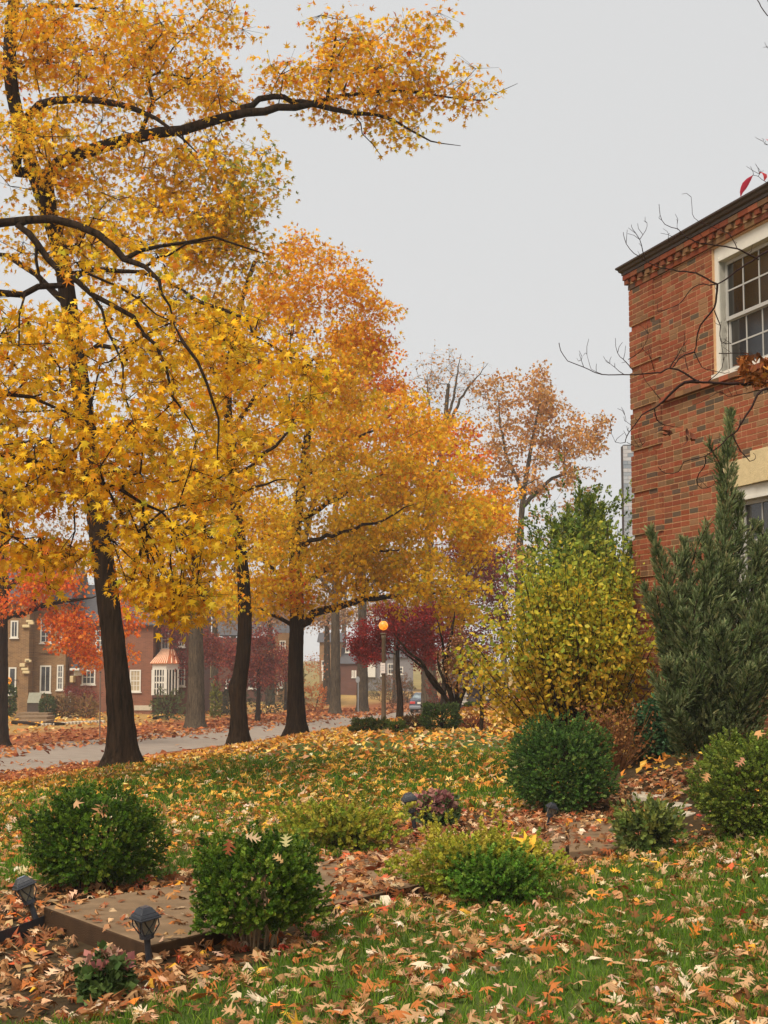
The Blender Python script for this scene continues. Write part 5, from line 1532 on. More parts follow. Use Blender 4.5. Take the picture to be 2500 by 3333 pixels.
# hedges and small bushes beyond the crest and across the street
def far_bush(name, label, x0, x1, y0, D, cols, n=700, s=.13, dep=.9, seed=0, yb=None, zoff=0, group=None, cat='bush', lump=.14):
    px = (x0 + x1) / 2; X = at(px, HZ, D).x
    rx = (x1 - x0) / 2 / FPX * D
    b = Vector((X, D, g(X, D)))
    r = np.random.default_rng(seed)
    zt = at(px, y0, D).z; ht = max(zt - b.z, .2)
    root = empty(name, b, label, cat, group)
    u = r.normal(size=(n, 3)); u /= np.linalg.norm(u, axis=1, keepdims=True)
    ph = r.uniform(0, 6, 4)
    lum = 1 + lump * (np.sin(3 * u[:, 0] * 2 + ph[0]) + np.sin(4 * u[:, 2] * 2 + ph[1]) + np.sin(5 * u[:, 1] + ph[2]))
    sh = np.sign(u) * np.abs(u) ** .8
    pos = np.array([b.x, b.y, b.z + ht * .48]) + sh * (lum * (.5 + .5 * r.random(n) ** .6))[:, None] * np.array([rx, rx * dep, ht * .52])
    scatter('foliage', SPRIG, pos, frames(u + r.normal(size=(n, 3)) * .4 + np.array([0, 0, .4]), r), s * r.uniform(.7, 1.2, n), palette(n, cols, None, .16, r), M_shrub, root, 'stuff')
    for k in range(4):
        a = r.uniform(0, 6.28)
        e = np.array([b.x + math.cos(a) * rx * .5, b.y + math.sin(a) * rx * .4, b.z + ht * .7])
        V, T = tube_arrays(np.array([np.array(b), (np.array(b) + e) / 2 + r.normal(0, .03, 3), e]), [.02, .015, .008], 4)
        link('stem', np_mesh('stem', V, T), M_twig, root)
    return root
HD = [lin(70, 84, 34), lin(54, 66, 30), lin(88, 96, 42), lin(96, 84, 40)]
far_bush('clipped_bush', 'rounded clipped bush left of the lamp post foot', 1146, 1225, 2340, 31, HD, 1100, .06, seed=1, group='clipped bushes beyond the lawn crest')
far_bush('clipped_bush', 'smaller clipped bush right at the lamp post foot', 1215, 1270, 2345, 31.5, HD, 700, .06, seed=2, group='clipped bushes beyond the lawn crest')
far_bush('clipped_bush', 'low green bush right of the lamp post foot', 1262, 1320, 2360, 30, [lin(96, 108, 44), lin(80, 92, 40)], 450, .06, seed=3, group='clipped bushes beyond the lawn crest')
far_bush('brown_hedge', 'low reddish brown hedge below the parked car', 1300, 1400, 2330, 32, [lin(104, 72, 44), lin(86, 58, 38), lin(84, 76, 42)], 900, .06, seed=4)
far_bush('yew_hedge', 'dark flat topped hedge in front of the multi stemmed tree', 1368, 1500, 2290, 30.5, [lin(70, 86, 38), lin(54, 68, 34), lin(88, 102, 48)], 1800, .065, seed=5, lump=.1)
far_bush('heather_bush', 'low rust red ground planting right of the dark hedge', 1480, 1590, 2340, 31.5, [lin(150, 84, 56), lin(128, 70, 48)], 600, .06, seed=6)
far_bush('clipped_bush', 'small green bush beside the dark gate far right of the street', 1512, 1562, 2296, 60, [lin(84, 104, 48), lin(72, 92, 44)], 400, .12, seed=7)
# across the street
FB = [(720, 800, 2225, 103, 'dark evergreen bush under the slim bulging trunk', [lin(66, 72, 52), lin(54, 60, 44)]), (1230, 1330, 2190, 118, 'rusty brown shrub behind the lamp post', [lin(140, 92, 56), lin(116, 76, 48)]), (1395, 1480, 2190, 90, 'rust red shrub between the hedge and the grey trunk', [lin(132, 66, 48), lin(112, 54, 42)]), (22, 50, 2220, 88, 'green shrub left of the steps of the tan house', [lin(84, 104, 48), lin(70, 88, 42)]), (135, 180, 2268, 88, 'green shrub under the tall tan house window', [lin(86, 100, 56), lin(70, 84, 46)]),
      (180, 250, 2268, 88.5, 'dry brown planting along the red brick wall', [lin(136, 104, 64), lin(120, 90, 56)]), (250, 320, 2272, 89, 'ochre grasses along the red brick wall', [lin(160, 126, 76), lin(136, 100, 64)]),
      (495, 610, 2255, 91, 'green shrubs below the bay window', [lin(104, 110, 66), lin(84, 92, 54)]), (690, 720, 2230, 96, 'yellow green shrub beside the broad oak', [lin(140, 140, 62), lin(120, 124, 56)]),
      (810, 930, 2205, 104, 'large dark green shrub under the purple red maple', [lin(62, 68, 52), lin(52, 58, 46)]), (715, 800, 2255, 100, 'dark low shrub on the far lawn edge', [lin(86, 84, 60), lin(70, 70, 52)]),
      (985, 1066, 2226, 112, 'low orange mounded shrub on the far lawn', [lin(206, 128, 62), lin(188, 110, 54)]), (1300, 1350, 2215, 135, 'brown hedge beyond the lamp post', [lin(120, 100, 70), lin(100, 86, 62)]), (1195, 1290, 2205, 140, 'brown green hedge before the grey house', [lin(120, 104, 72), lin(104, 96, 64)]), (940, 990, 2160, 110, 'dark olive bush right of the straight trunk', [lin(116, 108, 60), lin(96, 92, 52)])]
for i, (x0, x1, y0, D, lab, c) in enumerate(FB): far_bush('shrub', lab, x0, x1, y0, D, c, 420, .2, seed=20 + i, cat='shrub', group='shrubs across the street')

# multi-stemmed brown tree beside the hedge
MD = 33.0
mb_ = Vector((at(1485, HZ, MD).x, MD, g(at(1485, HZ, MD).x, MD)))
ms = empty('multi_stem_tree', mb_, 'multi stemmed small tree with dry brown leaves behind the dark hedge', 'tree')
r = np.random.default_rng(71)
STM = [[(1470, 2300), (1440, 2255), (1400, 2190), (1345, 2150), (1300, 2110)], [(1475, 2300), (1460, 2240), (1430, 2180), (1425, 2120)], [(1478, 2300), (1465, 2230), (1445, 2160), (1440, 2080), (1420, 2010)],
       [(1482, 2300), (1490, 2230), (1500, 2160), (1490, 2090)], [(1490, 2310), (1510, 2250), (1530, 2200), (1560, 2140)], [(1440, 2255), (1400, 2210), (1370, 2150), (1330, 2120), (1280, 2060)], [(1445, 2160), (1470, 2060), (1480, 1990)]]
for k, pts in enumerate(STM):
    G2 = Grow(k); G2.polyline([np.array(at(x, y, MD + .15 * math.sin(k * 3 + j))) for j, (x, y) in enumerate(pts)],   .054, .014, .15, .009)
    V, T = tube_arrays(np.array(G2.P), np.array(G2.R), 7); link('stem', np_mesh('stem', V, T, None, True), M_bark, ms)
n = 2600
u = r.normal(size=(n, 3)); u /= np.linalg.norm(u, axis=1, keepdims=True)
c = np.array(at(1495, 2150, MD)); pos = c + u * (r.random((n, 1)) ** .5) * np.array([.52, .45, .68]) * (1 + .15 * np.sin(5 * u[:, :1] + 2) + .12 * np.sin(7 * u[:, 2:]))
scatter('foliage', [small_star(), rhomb(.45)], pos, frames(r.normal(size=(n, 3)) + [0, 0, -.4], r), .062 * r.uniform(.6, 1.2, n), palette(n, [lin(150, 100, 60), lin(128, 82, 50), lin(166, 118, 74)], None, .14, r), M_litter, ms, 'stuff')
# young tree post at right of it
G2 = Grow(5); G2.polyline([np.array(at(x, y, 29)) for x, y in [(1566, 2420), (1568, 2330), (1568, 2240), (1562, 2180)]], .042, .03, .2, .01)
V, T = tube_arrays(np.array(G2.P), np.array(G2.R), 8)
yt = empty('young_tree', Vector(G2.P[0]), 'thin dark trunk beside the yellow shrub', 'tree'); link('trunk', np_mesh('trunk', V, T, None, True), M_bark, yt)
for pts in ([(1568, 2250), (1545, 2220), (1535, 2205)], [(1566, 2230), (1580, 2180), (1600, 2150)]):
    G2 = Grow(6); G2.polyline([np.array(at(x, y, 29)) for x, y in pts], .02, .008, .1, .008)
    V, T = tube_arrays(np.array(G2.P), np.array(G2.R), 5); link('limb', np_mesh('limb', V, T, None, True), M_bark, yt)

# ------------------------------------------------------------------ houses across the street
def hx(px, D): return at(px, HZ, D).x
def hzz(py, D, px=300): return at(px, py, D).z
class House:
    def __init__(s, name, label, px0, px1, D):
        s.D = D; x = hx((px0 + px1) / 2, D); s.g = g(x, D) - 0.1
        s.root = empty(name, Vector((x, D, s.g)), label, 'house')
    def wall(s, px0, px1, py0, mat, depth=8, dD=0.0, name='wall', py1=None):
        D = s.D + dD
        zb = s.g - .3 if py1 is None else hzz(py1, D)
        return MB().box(hx(px0, D), hx(px1, D), D, D + depth, zb, hzz(py0, D)).build(name, mat, s.root)
    def box(s, name, mat, px0, px1, py0, py1, d0, d1, bev=0):
        D = s.D
        return MB().box(hx(px0, D), hx(px1, D), D + d0, D + d1, hzz(py1, D), hzz(py0, D)).build(name, mat, s.root, False, bev)
    def gable(s, px0, px1, py0, rise, depth=8, dD=0.0, ov=.25, axis='x'):
        D = s.D + dD; x0, x1 = hx(px0, D) - ov, hx(px1, D) + ov; z = hzz(py0, D); m = MB()
        if axis == 'x':
            v = [(x0, D - ov, z), (x1, D - ov, z), (x1, D + depth + ov, z), (x0, D + depth + ov, z), (x0, D + depth / 2, z + rise), (x1, D + depth / 2, z + rise)]
            m.add(v, [(0, 1, 5, 4), (2, 3, 4, 5), (0, 4, 3), (1, 2, 5), (3, 2, 1, 0)])
        else:
            xm = (x0 + x1) / 2
            v = [(x0, D - ov, z), (xm, D - ov, z + rise), (x1, D - ov, z), (x0, D + depth, z), (xm, D + depth, z + rise), (x1, D + depth, z)]
            m.add(v, [(0, 1, 2), (3, 5, 4), (0, 3, 4, 1), (1, 4, 5, 2), (0, 2, 5, 3)])
        return m.build('roof', M_roof, s.root)
    def window(s, px0, px1, py0, py1, cols=2, rows=2, dD=0.0, fw=.09, mid=True, glass=None):
        D = s.D + dD; x0, x1, z0, z1 = hx(px0, D), hx(px1, D), hzz(py1, D), hzz(py0, D); y = D - .05
        m = MB()
        m.box(x0, x0 + fw, y, D + .02, z0, z1); m.box(x1 - fw, x1, y, D + .02, z0, z1); m.box(x0 + fw, x1 - fw, y, D + .02, z0, z0 + fw); m.box(x0 + fw, x1 - fw, y, D + .02, z1 - fw, z1)
        m.box(x0 - .06, x1 + .06, y - .06, D + .02, z0 - .07, z0 - .002)
        for i in range(1, cols):
            x = x0 + fw + (x1 - x0 - 2 * fw) * i / cols; m.box(x - .018, x + .018, y + .012, D + .02, z0 + fw, z1 - fw)
        for j in range(1, rows):
            z = z0 + fw + (z1 - z0 - 2 * fw) * j / rows; k = .035 if (mid and j * 2 == rows) else .018
            m.box(x0 + fw, x1 - fw, y + .008 if k > .02 else y + .014, D + .02, z - k, z + k)
        w_ = m.build('window', M_white, s.root)
        MB().box(x0 + fw, x1 - fw, D - .022, D + .016, z0 + fw, z1 - fw).build('pane', glass or M_pane, w_)
        return w_

M_curtain = plain('curtain', lin(176, 158, 128), .9, .1, .15, 4)
# tan brick house at far left
H1 = House('tan_brick_house', 'tan brick two storey house with chimney and tall white windows', -60, 210, 96)
H1.wall(-80, 214, 1965, M_tan)
H1.gable(-80, 214, 1965, 2.6)
ch = H1.wall(66, 94, 1790, M_tan, 1.2, -1.2, 'chimney')
MB().box(hx(60, 94), hx(140, 94), 95.0, 97.5, hzz(1960, 95), hzz(1782, 95)).build('chimney_top', M_tan, H1.root)
MB().box(hx(56, 94), hx(144, 94), 94.9, 97.6, hzz(1782, 95), hzz(1772, 95)).build('chimney_cap', M_stone, H1.root)
for (x, y) in [(95, 2022), (84, 2038), (100, 2028), (88, 2150), (72, 2165), (80, 2178), (84, 2188), (92, 2152)]:
    D = 94.6
    c_ = at(x, y, D); w_ = random.uniform(.13, .24); h_ = random.uniform(.07, .11); MB().box(c_.x - w_, c_.x + w_, D, D + .3, c_.z - h_, c_.z + h_).build('accent_stone', M_stone, H1.root, False, .03)
H1.window(33, 58, 2020, 2076, 2, 1, mid=False); H1.window(130, 166, 2012, 2093, 2, 4); H1.window(190, 208, 2072, 2092, 1, 2)
H1.window(30, 55, 2172, 2262, 1, 1); H1.window(132, 168, 2166, 2254, 2, 1); H1.window(187, 208, 2164, 2246, 2, 4)
H1.box('stone_band', M_tan, 130, 176, 2120, 2126, -.1, .1)
# porch lantern
m = MB(); m.lathe(at(24, 2226, 93), [(.03, -.1), (.22, 0), (.26, .2), (.22, .36), (.05, .42)], 10)
pl = empty('porch_lantern', at(24, 2226, 93), 'small glowing orange porch lantern at the left edge', 'lantern')
m.build('globe', M_lamp, pl, True); MB().box(hx(23, 93.2), hx(25, 93.2), 93.1, 96, hzz(2217, 93), hzz(2215, 93)).build('bracket', M_black, pl)
# storage bench, steps
sb = empty('storage_bench', Vector((hx(112, 91), 91, g(hx(112, 91), 91))), 'grey green storage bench against the tan brick wall', 'bench')
D = 91
zb_, zt_ = g(hx(112, D), D), hzz(2255, D)
MB().box(hx(92, D), hx(131, D), D, D + .7, zb_, zb_ + (zt_ - zb_) * .55).build('box', plain('bench_dark', lin(70, 58, 50), .7), sb)
v = [(hx(92, D), D - .05, zb_ + (zt_ - zb_) * .55), (hx(132, D), D - .05, zb_ + (zt_ - zb_) * .55), (hx(132, D), D + .6, zt_), (hx(90, D), D + .6, zt_)]
MB().add(v + [(a, b + .05, c) for a, b, c in v], [(0, 1, 2, 3), (7, 6, 5, 4), (0, 4, 5, 1), (1, 5, 6, 2), (2, 6, 7, 3), (3, 7, 4, 0)]).build('lid', M_box, sb)
st = empty('front_steps', Vector((hx(110, 84), 84, g(hx(110, 84), 84))), 'low tan steps leading to the tan brick house', 'steps')
for k in range(3):
    D = 82 + k * 2.2; x = hx(100 + k * 4, D); z = g(x, D)
    MB().box(x - .9, x + .9, D, D + 2.1, z - .2, z + .10 + .10 * k).build('step', M_concrete, st)
cb = empty('garden_curb', Vector((hx(200, 80), 80, g(hx(200, 80), 80))), 'pale stone curb along the far garden bed', 'curb')
for k in range(18):
    D = 79 + k * .35; px = 140 + k * 11.5; x = hx(px, D); z = g(x, D)
    MB().box(x - .125, x + .125, D - .1, D + .3, z - .1, z + .13).build('curb_stone', M_flag, cb, False, .02)

# red brick house with bay window
H2 = House('red_brick_house', 'red brick house with copper roofed white bay window across the street', 214, 600, 97)
H2.wall(214, 498, 2036, M_red); H2.gable(214, 498, 2036, 2.8)
H2.box('stone_base', M_flag, 440, 498, 2296, 2312, -.06, .2)
H2.wall(498, 640, 1990, M_dred, 8, 1.5); H2.gable(498, 640, 1990, 2.4, 8, 1.5)
H2.window(310, 352, 2051, 2119, 3, 4); H2.window(268, 312, 2180, 2228, 3, 2, mid=False); H2.window(424, 460, 2180, 2252, 3, 4, glass=M_curtain)
H2.window(524, 550, 2050, 2114, 2, 2, 1.5); H2.window(580, 602, 2086, 2106, 2, 1, 1.5); H2.window(581, 604, 2150, 2234, 2, 3, 1.5)
H2.box('eave', M_gutter, 214, 498, 2033, 2038, -.3, .0)
# bay window: front face and slanted side
D = 97; bx0, bx1, bx2 = hx(500, D), hx(545, D), hx(578, D); zb0, zb1, zb2 = hzz(2262, D), hzz(2160, D), hzz(2122, D)
bay = H2.root
yf, yb_ = 96.6, 98.4
poly = [(bx0, yb_), (bx0, yf), (bx1, yf - .0), (bx2, yf + 1.0), (bx2, yb_)]
MB().prism(poly, hzz(2180, D), zb1).build('bay_frieze', M_white, bay); MB().prism(poly, zb0 - .15, zb0).build('bay_sill', M_dred, bay)
MB().prism([(a + (.1 if a == bx0 else -.1 if a == bx2 else 0), b + .12) for a, b in poly], zb0, hzz(2180, D)).build('bay_glass', M_pane, bay)
def bay_post(x, y, w_): MB().box(x - w_, x + w_, y - .04, y + .08, zb0, hzz(2180, D)).build('bay_post', M_white, bay)
for t in (0.06, .94): bay_post(bx0 + (bx1 - bx0) * t, yf, .1)
for t in (.3, .5, .7): bay_post(bx0 + (bx1 - bx0) * t, yf + .03, .03)
for t in (.2, .45, .7, .95): bay_post(bx1 + (bx2 - bx1) * t, yf + 1.0 * t, .04)
for zz in (.25, .5, .75):
    z = zb0 + (hzz(2180, D) - zb0) * zz; MB().box(bx0, bx1, yf + .01, yf + .05, z - (.05 if zz == .5 else .025), z + (.05 if zz == .5 else .025)).build('bay_rail', M_white, bay)
rt_ = [(bx0 - .1, yf - .15), (bx1 + .02, yf - .15), (bx2 + .12, yf + 1.0), (bx2 + .12, yb_), (bx0 - .1, yb_)]
v = [(a, b, zb1) for a, b in rt_] + [(a * .45 + (bx0 + .75) * .55, 98.3, zb2 + .15) for a, b in rt_]
MB().add(v, [(0, 1, 6, 5), (1, 2, 7, 6), (2, 3, 8, 7), (0, 5, 9, 4), (5, 6, 7, 8, 9), (4, 3, 2, 1, 0)]).build('bay_roof', M_copper, bay)
for t in np.linspace(0.0, 1.0, 8):
    a = Vector(v[0]).lerp(Vector(v[1]), t); b = Vector(v[5]).lerp(Vector(v[6]), t); MB().tube([a + Vector((0, -.01, .02)), b + Vector((0, -.01, .02))], .045, 5).build('roof_seam', M_seam, bay)
for t in (.35, .7):
    a = Vector(v[1]).lerp(Vector(v[2]), t); b = Vector(v[6]).lerp(Vector(v[7]), t); MB().tube([a + Vector((.02, -.01, .02)), b + Vector((.02, -.01, .02))], .045, 5).build('roof_seam', M_seam, bay)
# door hood with white bracket on the joint of the two houses
dh = H2.root
MB().prism([(hx(228, 95), 95), (hx(258, 95), 95), (hx(258, 95), 97), (hx(228, 95), 97)], hzz(2182, 95), hzz(2175, 95)).build('hood_shelf', M_white, dh)
m = MB(); v = [(hx(230, 95), 95.1, hzz(2175, 95)), (hx(246, 95), 95.1, hzz(2175, 95)), (hx(243, 95), 96.9, hzz(2148, 95)), (hx(232, 95), 96.9, hzz(2148, 95)), (hx(230, 95), 97, hzz(2175, 95)), (hx(246, 95), 97, hzz(2175, 95))]
m.add(v, [(0, 1, 2, 3), (1, 5, 2), (0, 3, 4), (3, 2, 5, 4), (0, 4, 5, 1)]).build('hood_roof', M_roof, dh)
MB().box(hx(240, 95.5), hx(255, 95.5), 95.6, 97, hzz(2200, 95.5), hzz(2183, 95.5)).build('hood_bracket', M_white, dh, False, .05)
MB().box(hx(226, 96), hx(238, 96), 96.2, 97, hzz(2222, 96), hzz(2200, 96)).build('side_lantern', M_stone, dh, False, .05)
bh = empty('bird_feeder', Vector((hx(231, 90), 90, g(hx(231, 90), 90))), 'small white bird feeder on a post before the red brick house', 'feeder')
D = 90; MB().box(hx(225, D), hx(237, D), D, D + .2, hzz(2258, D), hzz(2253, D)).box(hx(227, D), hx(235, D), D + .02, D + .18, hzz(2253, D), hzz(2249, D)).build('tray', M_white, bh)
MB().box(hx(226, D), hx(236, D), D + .02, D + .18, hzz(2270, D), hzz(2267, D)).build('shelf', M_white, bh)
MB().tube([(hx(231, D), D + .1, bh.location.z), (hx(231, D), D + .1, hzz(2258, D))], .03, 6).build('post', M_white, bh)

# dim houses further along
H3 = House('distant_house', 'tan and dark brick house with pale roof dome behind the purple red maple', 720, 1000, 128)
H3.wall(700, 905, 2075, M_dred); H3.wall(895, 950, 2060, M_tan, 8, -.4); H3.gable(700, 960, 2068, 2.5)
MB().lathe((hx(873, 128), 128, hzz(2072, 128)), [(.75, -.05), (.72, .1), (.55, .4), (.3, .6), (.03, .7)], 12).build('roof_dome', M_steel, H3.root)
H3.window(910, 930, 2085, 2120, 2, 2, -.4); H3.window(810, 834, 2200, 2242, 2, 2); H3.window(735, 758, 2210, 2240, 2, 2); H3.window(908, 924, 2200, 2238, 1, 2, -.4)
H3.box('porch_post', M_white, 906, 909, 2200, 2260, -1.6, -1.4); H3.box('porch_post', M_white, 921, 925, 2200, 2244, -1.6, -1.4)
H4 = House('distant_house', 'grey hazy house with porch seen past the two grey oak trunks', 1030, 1200, 150)
H4.wall(1040, 1110, 2090, M_tan); H4.wall(1100, 1180, 2160, M_dred, 6, -1); H4.gable(1100, 1185, 2160, 1.6, 6, -1); H4.gable(1040, 1110, 2090, 1.0)
H4.window(1046, 1058, 2150, 2180, 1, 2); H4.window(1145, 1152, 2182, 2205, 1, 1, -1); H4.window(1154, 1160, 2182, 2205, 1, 1, -1); H4.window(1124, 1138, 2108, 2124, 1, 1, .5)
H4.box('porch_rail', M_white, 1052, 1075, 2208, 2213, -1.4, -1.2); H4.box('porch_post', M_white, 1050, 1055, 2165, 2215, -1.4, -1.2)
H5 = House('distant_house', 'hazy pale fronted house at the far end of the street behind the lamp post', 1190, 1340, 165)
H5.wall(1185, 1345, 2140, plain('grey_wall', lin(120, 116, 116), .8)); H5.gable(1185, 1345, 2140, 1.2)
H5.box('white_front', M_white, 1192, 1222, 2150, 2204, -.3, 0); H5.window(1238, 1246, 2155, 2200, 1, 2); H5.window(1262, 1282, 2160, 2195, 2, 2); H5.window(1300, 1312, 2170, 2195, 1, 2)
# dark garage shed seen below the purple tree
H6 = House('dark_shed', 'dark grey shed wall with small white panes right of the multi stemmed tree', 1480, 1620, 75)
H6.wall(1490, 1640, 2238, plain('shed_wall', lin(84, 78, 76), .8), 5); H6.gable(1490, 1640, 2238, .7, 5)
H6.window(1506, 1518, 2248, 2262, 1, 1); H6.window(1508, 1517, 2268, 2282, 1, 1); H6.box('white_sill', M_white, 1502, 1516, 2289, 2293, -.1, 0); H6.box('white_panel', M_white, 1576, 1590, 2258, 2276, -.1, 0)

# ------------------------------------------------------------------ street lamp, signs, car
LD = 53.0
lb = Vector((hx(1249, LD), LD, g(hx(1249, LD), LD)))
lamp = empty('street_lamp', lb, 'tan lamp post with glowing orange globe and small white notice', 'lamp')
zt = at(1249, 2068, LD).z
MB().lathe(lb, [(.11, -.1), (.11, .25), (.085, .32), (.075, .9), (.068, zt - lb.z - .12), (.085, zt - lb.z - .08), (.085, zt - lb.z)], 14).build('post', M_post, lamp, True)
gc = at(1248, 2036, LD)
MB().lathe((gc.x, gc.y, zt), [(.05, 0), (.1, .03), (.12, .06), (.06, .09)], 12).build('collar', M_post, lamp, True)
R_ = .165
prof = [(R_ * math.sin(a), -R_ * math.cos(a)) for a in np.linspace(.12, math.pi - .12, 13)]
MB().lathe(gc, prof, 18).build('globe', M_lamp, lamp, True)
MB().lathe((gc.x, gc.y, gc.z + R_ * .95), [(.06, 0), (.05, .03), (.015, .06), (.01, .1)], 10).build('finial', M_black, lamp, True)
sg = [at(1239, 2158, LD), at(1254, 2191, LD)]
MB().box(sg[0].x, sg[1].x, LD - .12, LD - .10, sg[1].z, sg[0].z).build('notice', M_signface, lamp)
for k in range(3):
    MB().box(sg[0].x + .03, sg[0].x + .03 + (.11, .09, .10)[k], LD - .1235, LD - .121, sg[0].z - .10 - .08 * k, sg[0].z - .085 - .08 * k).build('print_line', M_steel, lamp)
SD = 108.0
sbp = Vector((hx(1166, SD), SD, g(hx(1166, SD), SD)))
sgn = empty('street_sign', sbp, 'grey steel street sign on a thin post before the oak trunk', 'sign')
MB().tube([sbp, at(1166, 2220, SD)], .035, 7).build('post', M_steel, sgn)
a, b = at(1158, 2202, SD), at(1171, 2222, SD)
MB().prism([(0, 0)], 0, 0) if False else None
w_, h_ = (b.x - a.x), (a.z - b.z); n8 = [(a.x + w_ * u, b.z + h_ * v) for u, v in ((.25, 0), (.75, 0), (1, .3), (1, .75), (.7, 1), (.3, 1), (0, .75), (0, .3))]
MB().add([(x, SD - .06, z) for x, z in n8] + [(x, SD - .04, z) for x, z in n8], [tuple(range(8))[::-1], tuple(range(8, 16))] + [(i, (i + 1) % 8, 8 + (i + 1) % 8, 8 + i) for i in range(8)]).build('plate', M_steel, sgn)
PD = 62.0
pp = hit(325, 2398)
pole = empty('metal_post', pp, 'thin bare metal post beside the leaning tree trunk', 'post')
MB().tube([pp - Vector((0, 0, .1)), at(327, 2190, pp.y)], .035, 7).build('shaft', plain('rusty_post', lin(112, 92, 78), .7), pole)
MB().tube([at(327, 2190, pp.y), at(327, 2186, pp.y)], .045, 7).build('cap', M_black, pole)
# logs and debris by the road edge
for (x0, y0, x1, y1, rr, lab) in [(40, 2358, 130, 2366, .10, 'dark log pile on the far verge left of the metal post'), (140, 2362, 210, 2362, .09, 'short dark log at the far verge'), (500, 2342, 545, 2334, .08, 'fallen plank on the far lawn')]:
    a, b = hit(x0, y0), hit(x1, y1)
    lg = empty('fallen_log', a, lab, 'log', 'logs on the far verge')
    MB().tube([a + Vector((0, 0, rr)), (a + b) / 2 + Vector((0, .1, rr * 1.3)), b + Vector((0, 0, rr))], [rr, rr * .9, rr * .7], 9).build('log', M_bark, lg, True)

# car parked at the kerb, seen from behind
def car(cx, cy, heading):
    z = g(cx, cy) + .03
    root = empty('parked_car', Vector((cx, cy, z)), 'dark blue grey sedan parked at the kerb seen from behind', 'car', rz=heading)
    def put(mb, nm, mat, bev=0, smooth=False, par=None):
        o = mb.build(nm, mat, None, smooth, bev); o.parent = par or root; return o
    # sections along y (0 = tail): half width bottom/mid, heights
    S = [(0.0, .72, .80, .38, .72, .92), (.08, .80, .86, .26, .74, .98), (.5, .84, .88, .22, .76, 1.02), (1.2, .85, .89, .22, .76, 1.02), (2.4, .85, .89, .22, .75, 1.0), (3.4, .85, .88, .22, .73, .96), (4.2, .80, .84, .24, .66, .86), (4.55, .66, .70, .34, .58, .72)]
    m = MB(); rings = []
    for y, wb, wm, zb, zm, zt in S:
        rings.append([(-wb, y, zb), (-wm, y, (zb + zm) / 2), (-wm, y, zm), (-wm * .93, y, zt), (0, y, zt + .03), (wm * .93, y, zt), (wm, y, zm), (wm, y, (zb + zm) / 2), (wb, y, zb)])
    v = [p for r_ in rings for p in r_]; f = []
    for i in range(len(S) - 1):
        for j in range(8): f.append((i * 9 + j, i * 9 + j + 1, (i + 1) * 9 + j + 1, (i + 1) * 9 + j))
        f.append((i * 9 + 8, i * 9, (i + 1) * 9, (i + 1) * 9 + 8))
    f.append(tuple(range(9))[::-1]); f.append(tuple(range((len(S) - 1) * 9, len(S) * 9)))
    m.add(v, f); put(m, 'body', M_car, .02)
    c = [(.55, .80, 1.0), (1.25, .62, 1.41), (2.3, .62, 1.43), (3.25, .80, .99)]
    v = [p for y, w_, z_ in c for p in ((-w_, y, z_), (w_, y, z_))]
    lo = [(-.82, .55, .98), (.82, .55, .98), (-.82, 3.25, .98), (.82, 3.25, .98)]
    put(MB().add(v + lo, [(2, 3, 5, 4), (0, 2, 4, 6, 10, 8), (1, 9, 11, 7, 5, 3), (8, 10, 11, 9), (0, 1, 3, 2), (4, 5, 7, 6)]), 'cabin', M_car, .03)
    put(MB().add([(-.70, .60, 1.045), (.70, .60, 1.045), (.57, 1.19, 1.385), (-.57, 1.19, 1.385)], [(0, 1, 2, 3)]), 'rear_window', M_cglass)
    for s in (-1, 1):
        put(MB().add([(s * .80, .95, 1.05), (s * .66, 1.3, 1.36), (s * .66, 2.3, 1.37), (s * .80, 3.0, 1.04)], [(0, 1, 2, 3)] if s < 0 else [(3, 2, 1, 0)]), 'side_window', M_cglass)
        put(MB().box(s * .80 if s < 0 else .42, -.42 if s < 0 else .80, -.035, .06, .66, .84), 'tail_lamp', M_tail, .02)
    put(MB().box(-.26, .26, -.03, .05, .66, .80), 'licence_plate', M_white, .01)
    put(MB().box(-.84, .84, -.10, .3, .32, .54), 'bumper', M_chrome, .04)
    for s in (-1, 1):
        for y in (.85, 3.6):
            tw_ = MB(); prof = [(.20, -.1), (.30, -.1), (.325, -.07), (.325, .07), (.30, .1), (.20, .1)]
            vv = []; ff = []; nn = 18
            for rr, o_ in prof:
                for k in range(nn):
                    a_ = 2 * math.pi * k / nn; vv.append((s * .76 + o_, y + rr * math.cos(a_), .32 + rr * math.sin(a_)))
            for i in range(len(prof) - 1):
                for k in range(nn): ff.append((i * nn + k, i * nn + (k + 1) % nn, (i + 1) * nn + (k + 1) % nn, (i + 1) * nn + k))
            ty = put(tw_.add(vv, ff), 'wheel', M_tyre)
            rm = MB(); vv = [(s * .76 + s * .06, y + .21 * math.cos(2 * math.pi * k / nn), .32 + .21 * math.sin(2 * math.pi * k / nn)) for k in range(nn)] + [(s * .76 + s * .08, y, .32)]
            put(rm.add(vv, [(k, (k + 1) % nn, nn) for k in range(nn)]), 'rim', M_chrome, 0, False, ty)
    return root
cx_, cy_ = hx(1370, 108), 108
car(cx_, cy_, -math.atan2(RD[0], RD[1]) * .55)

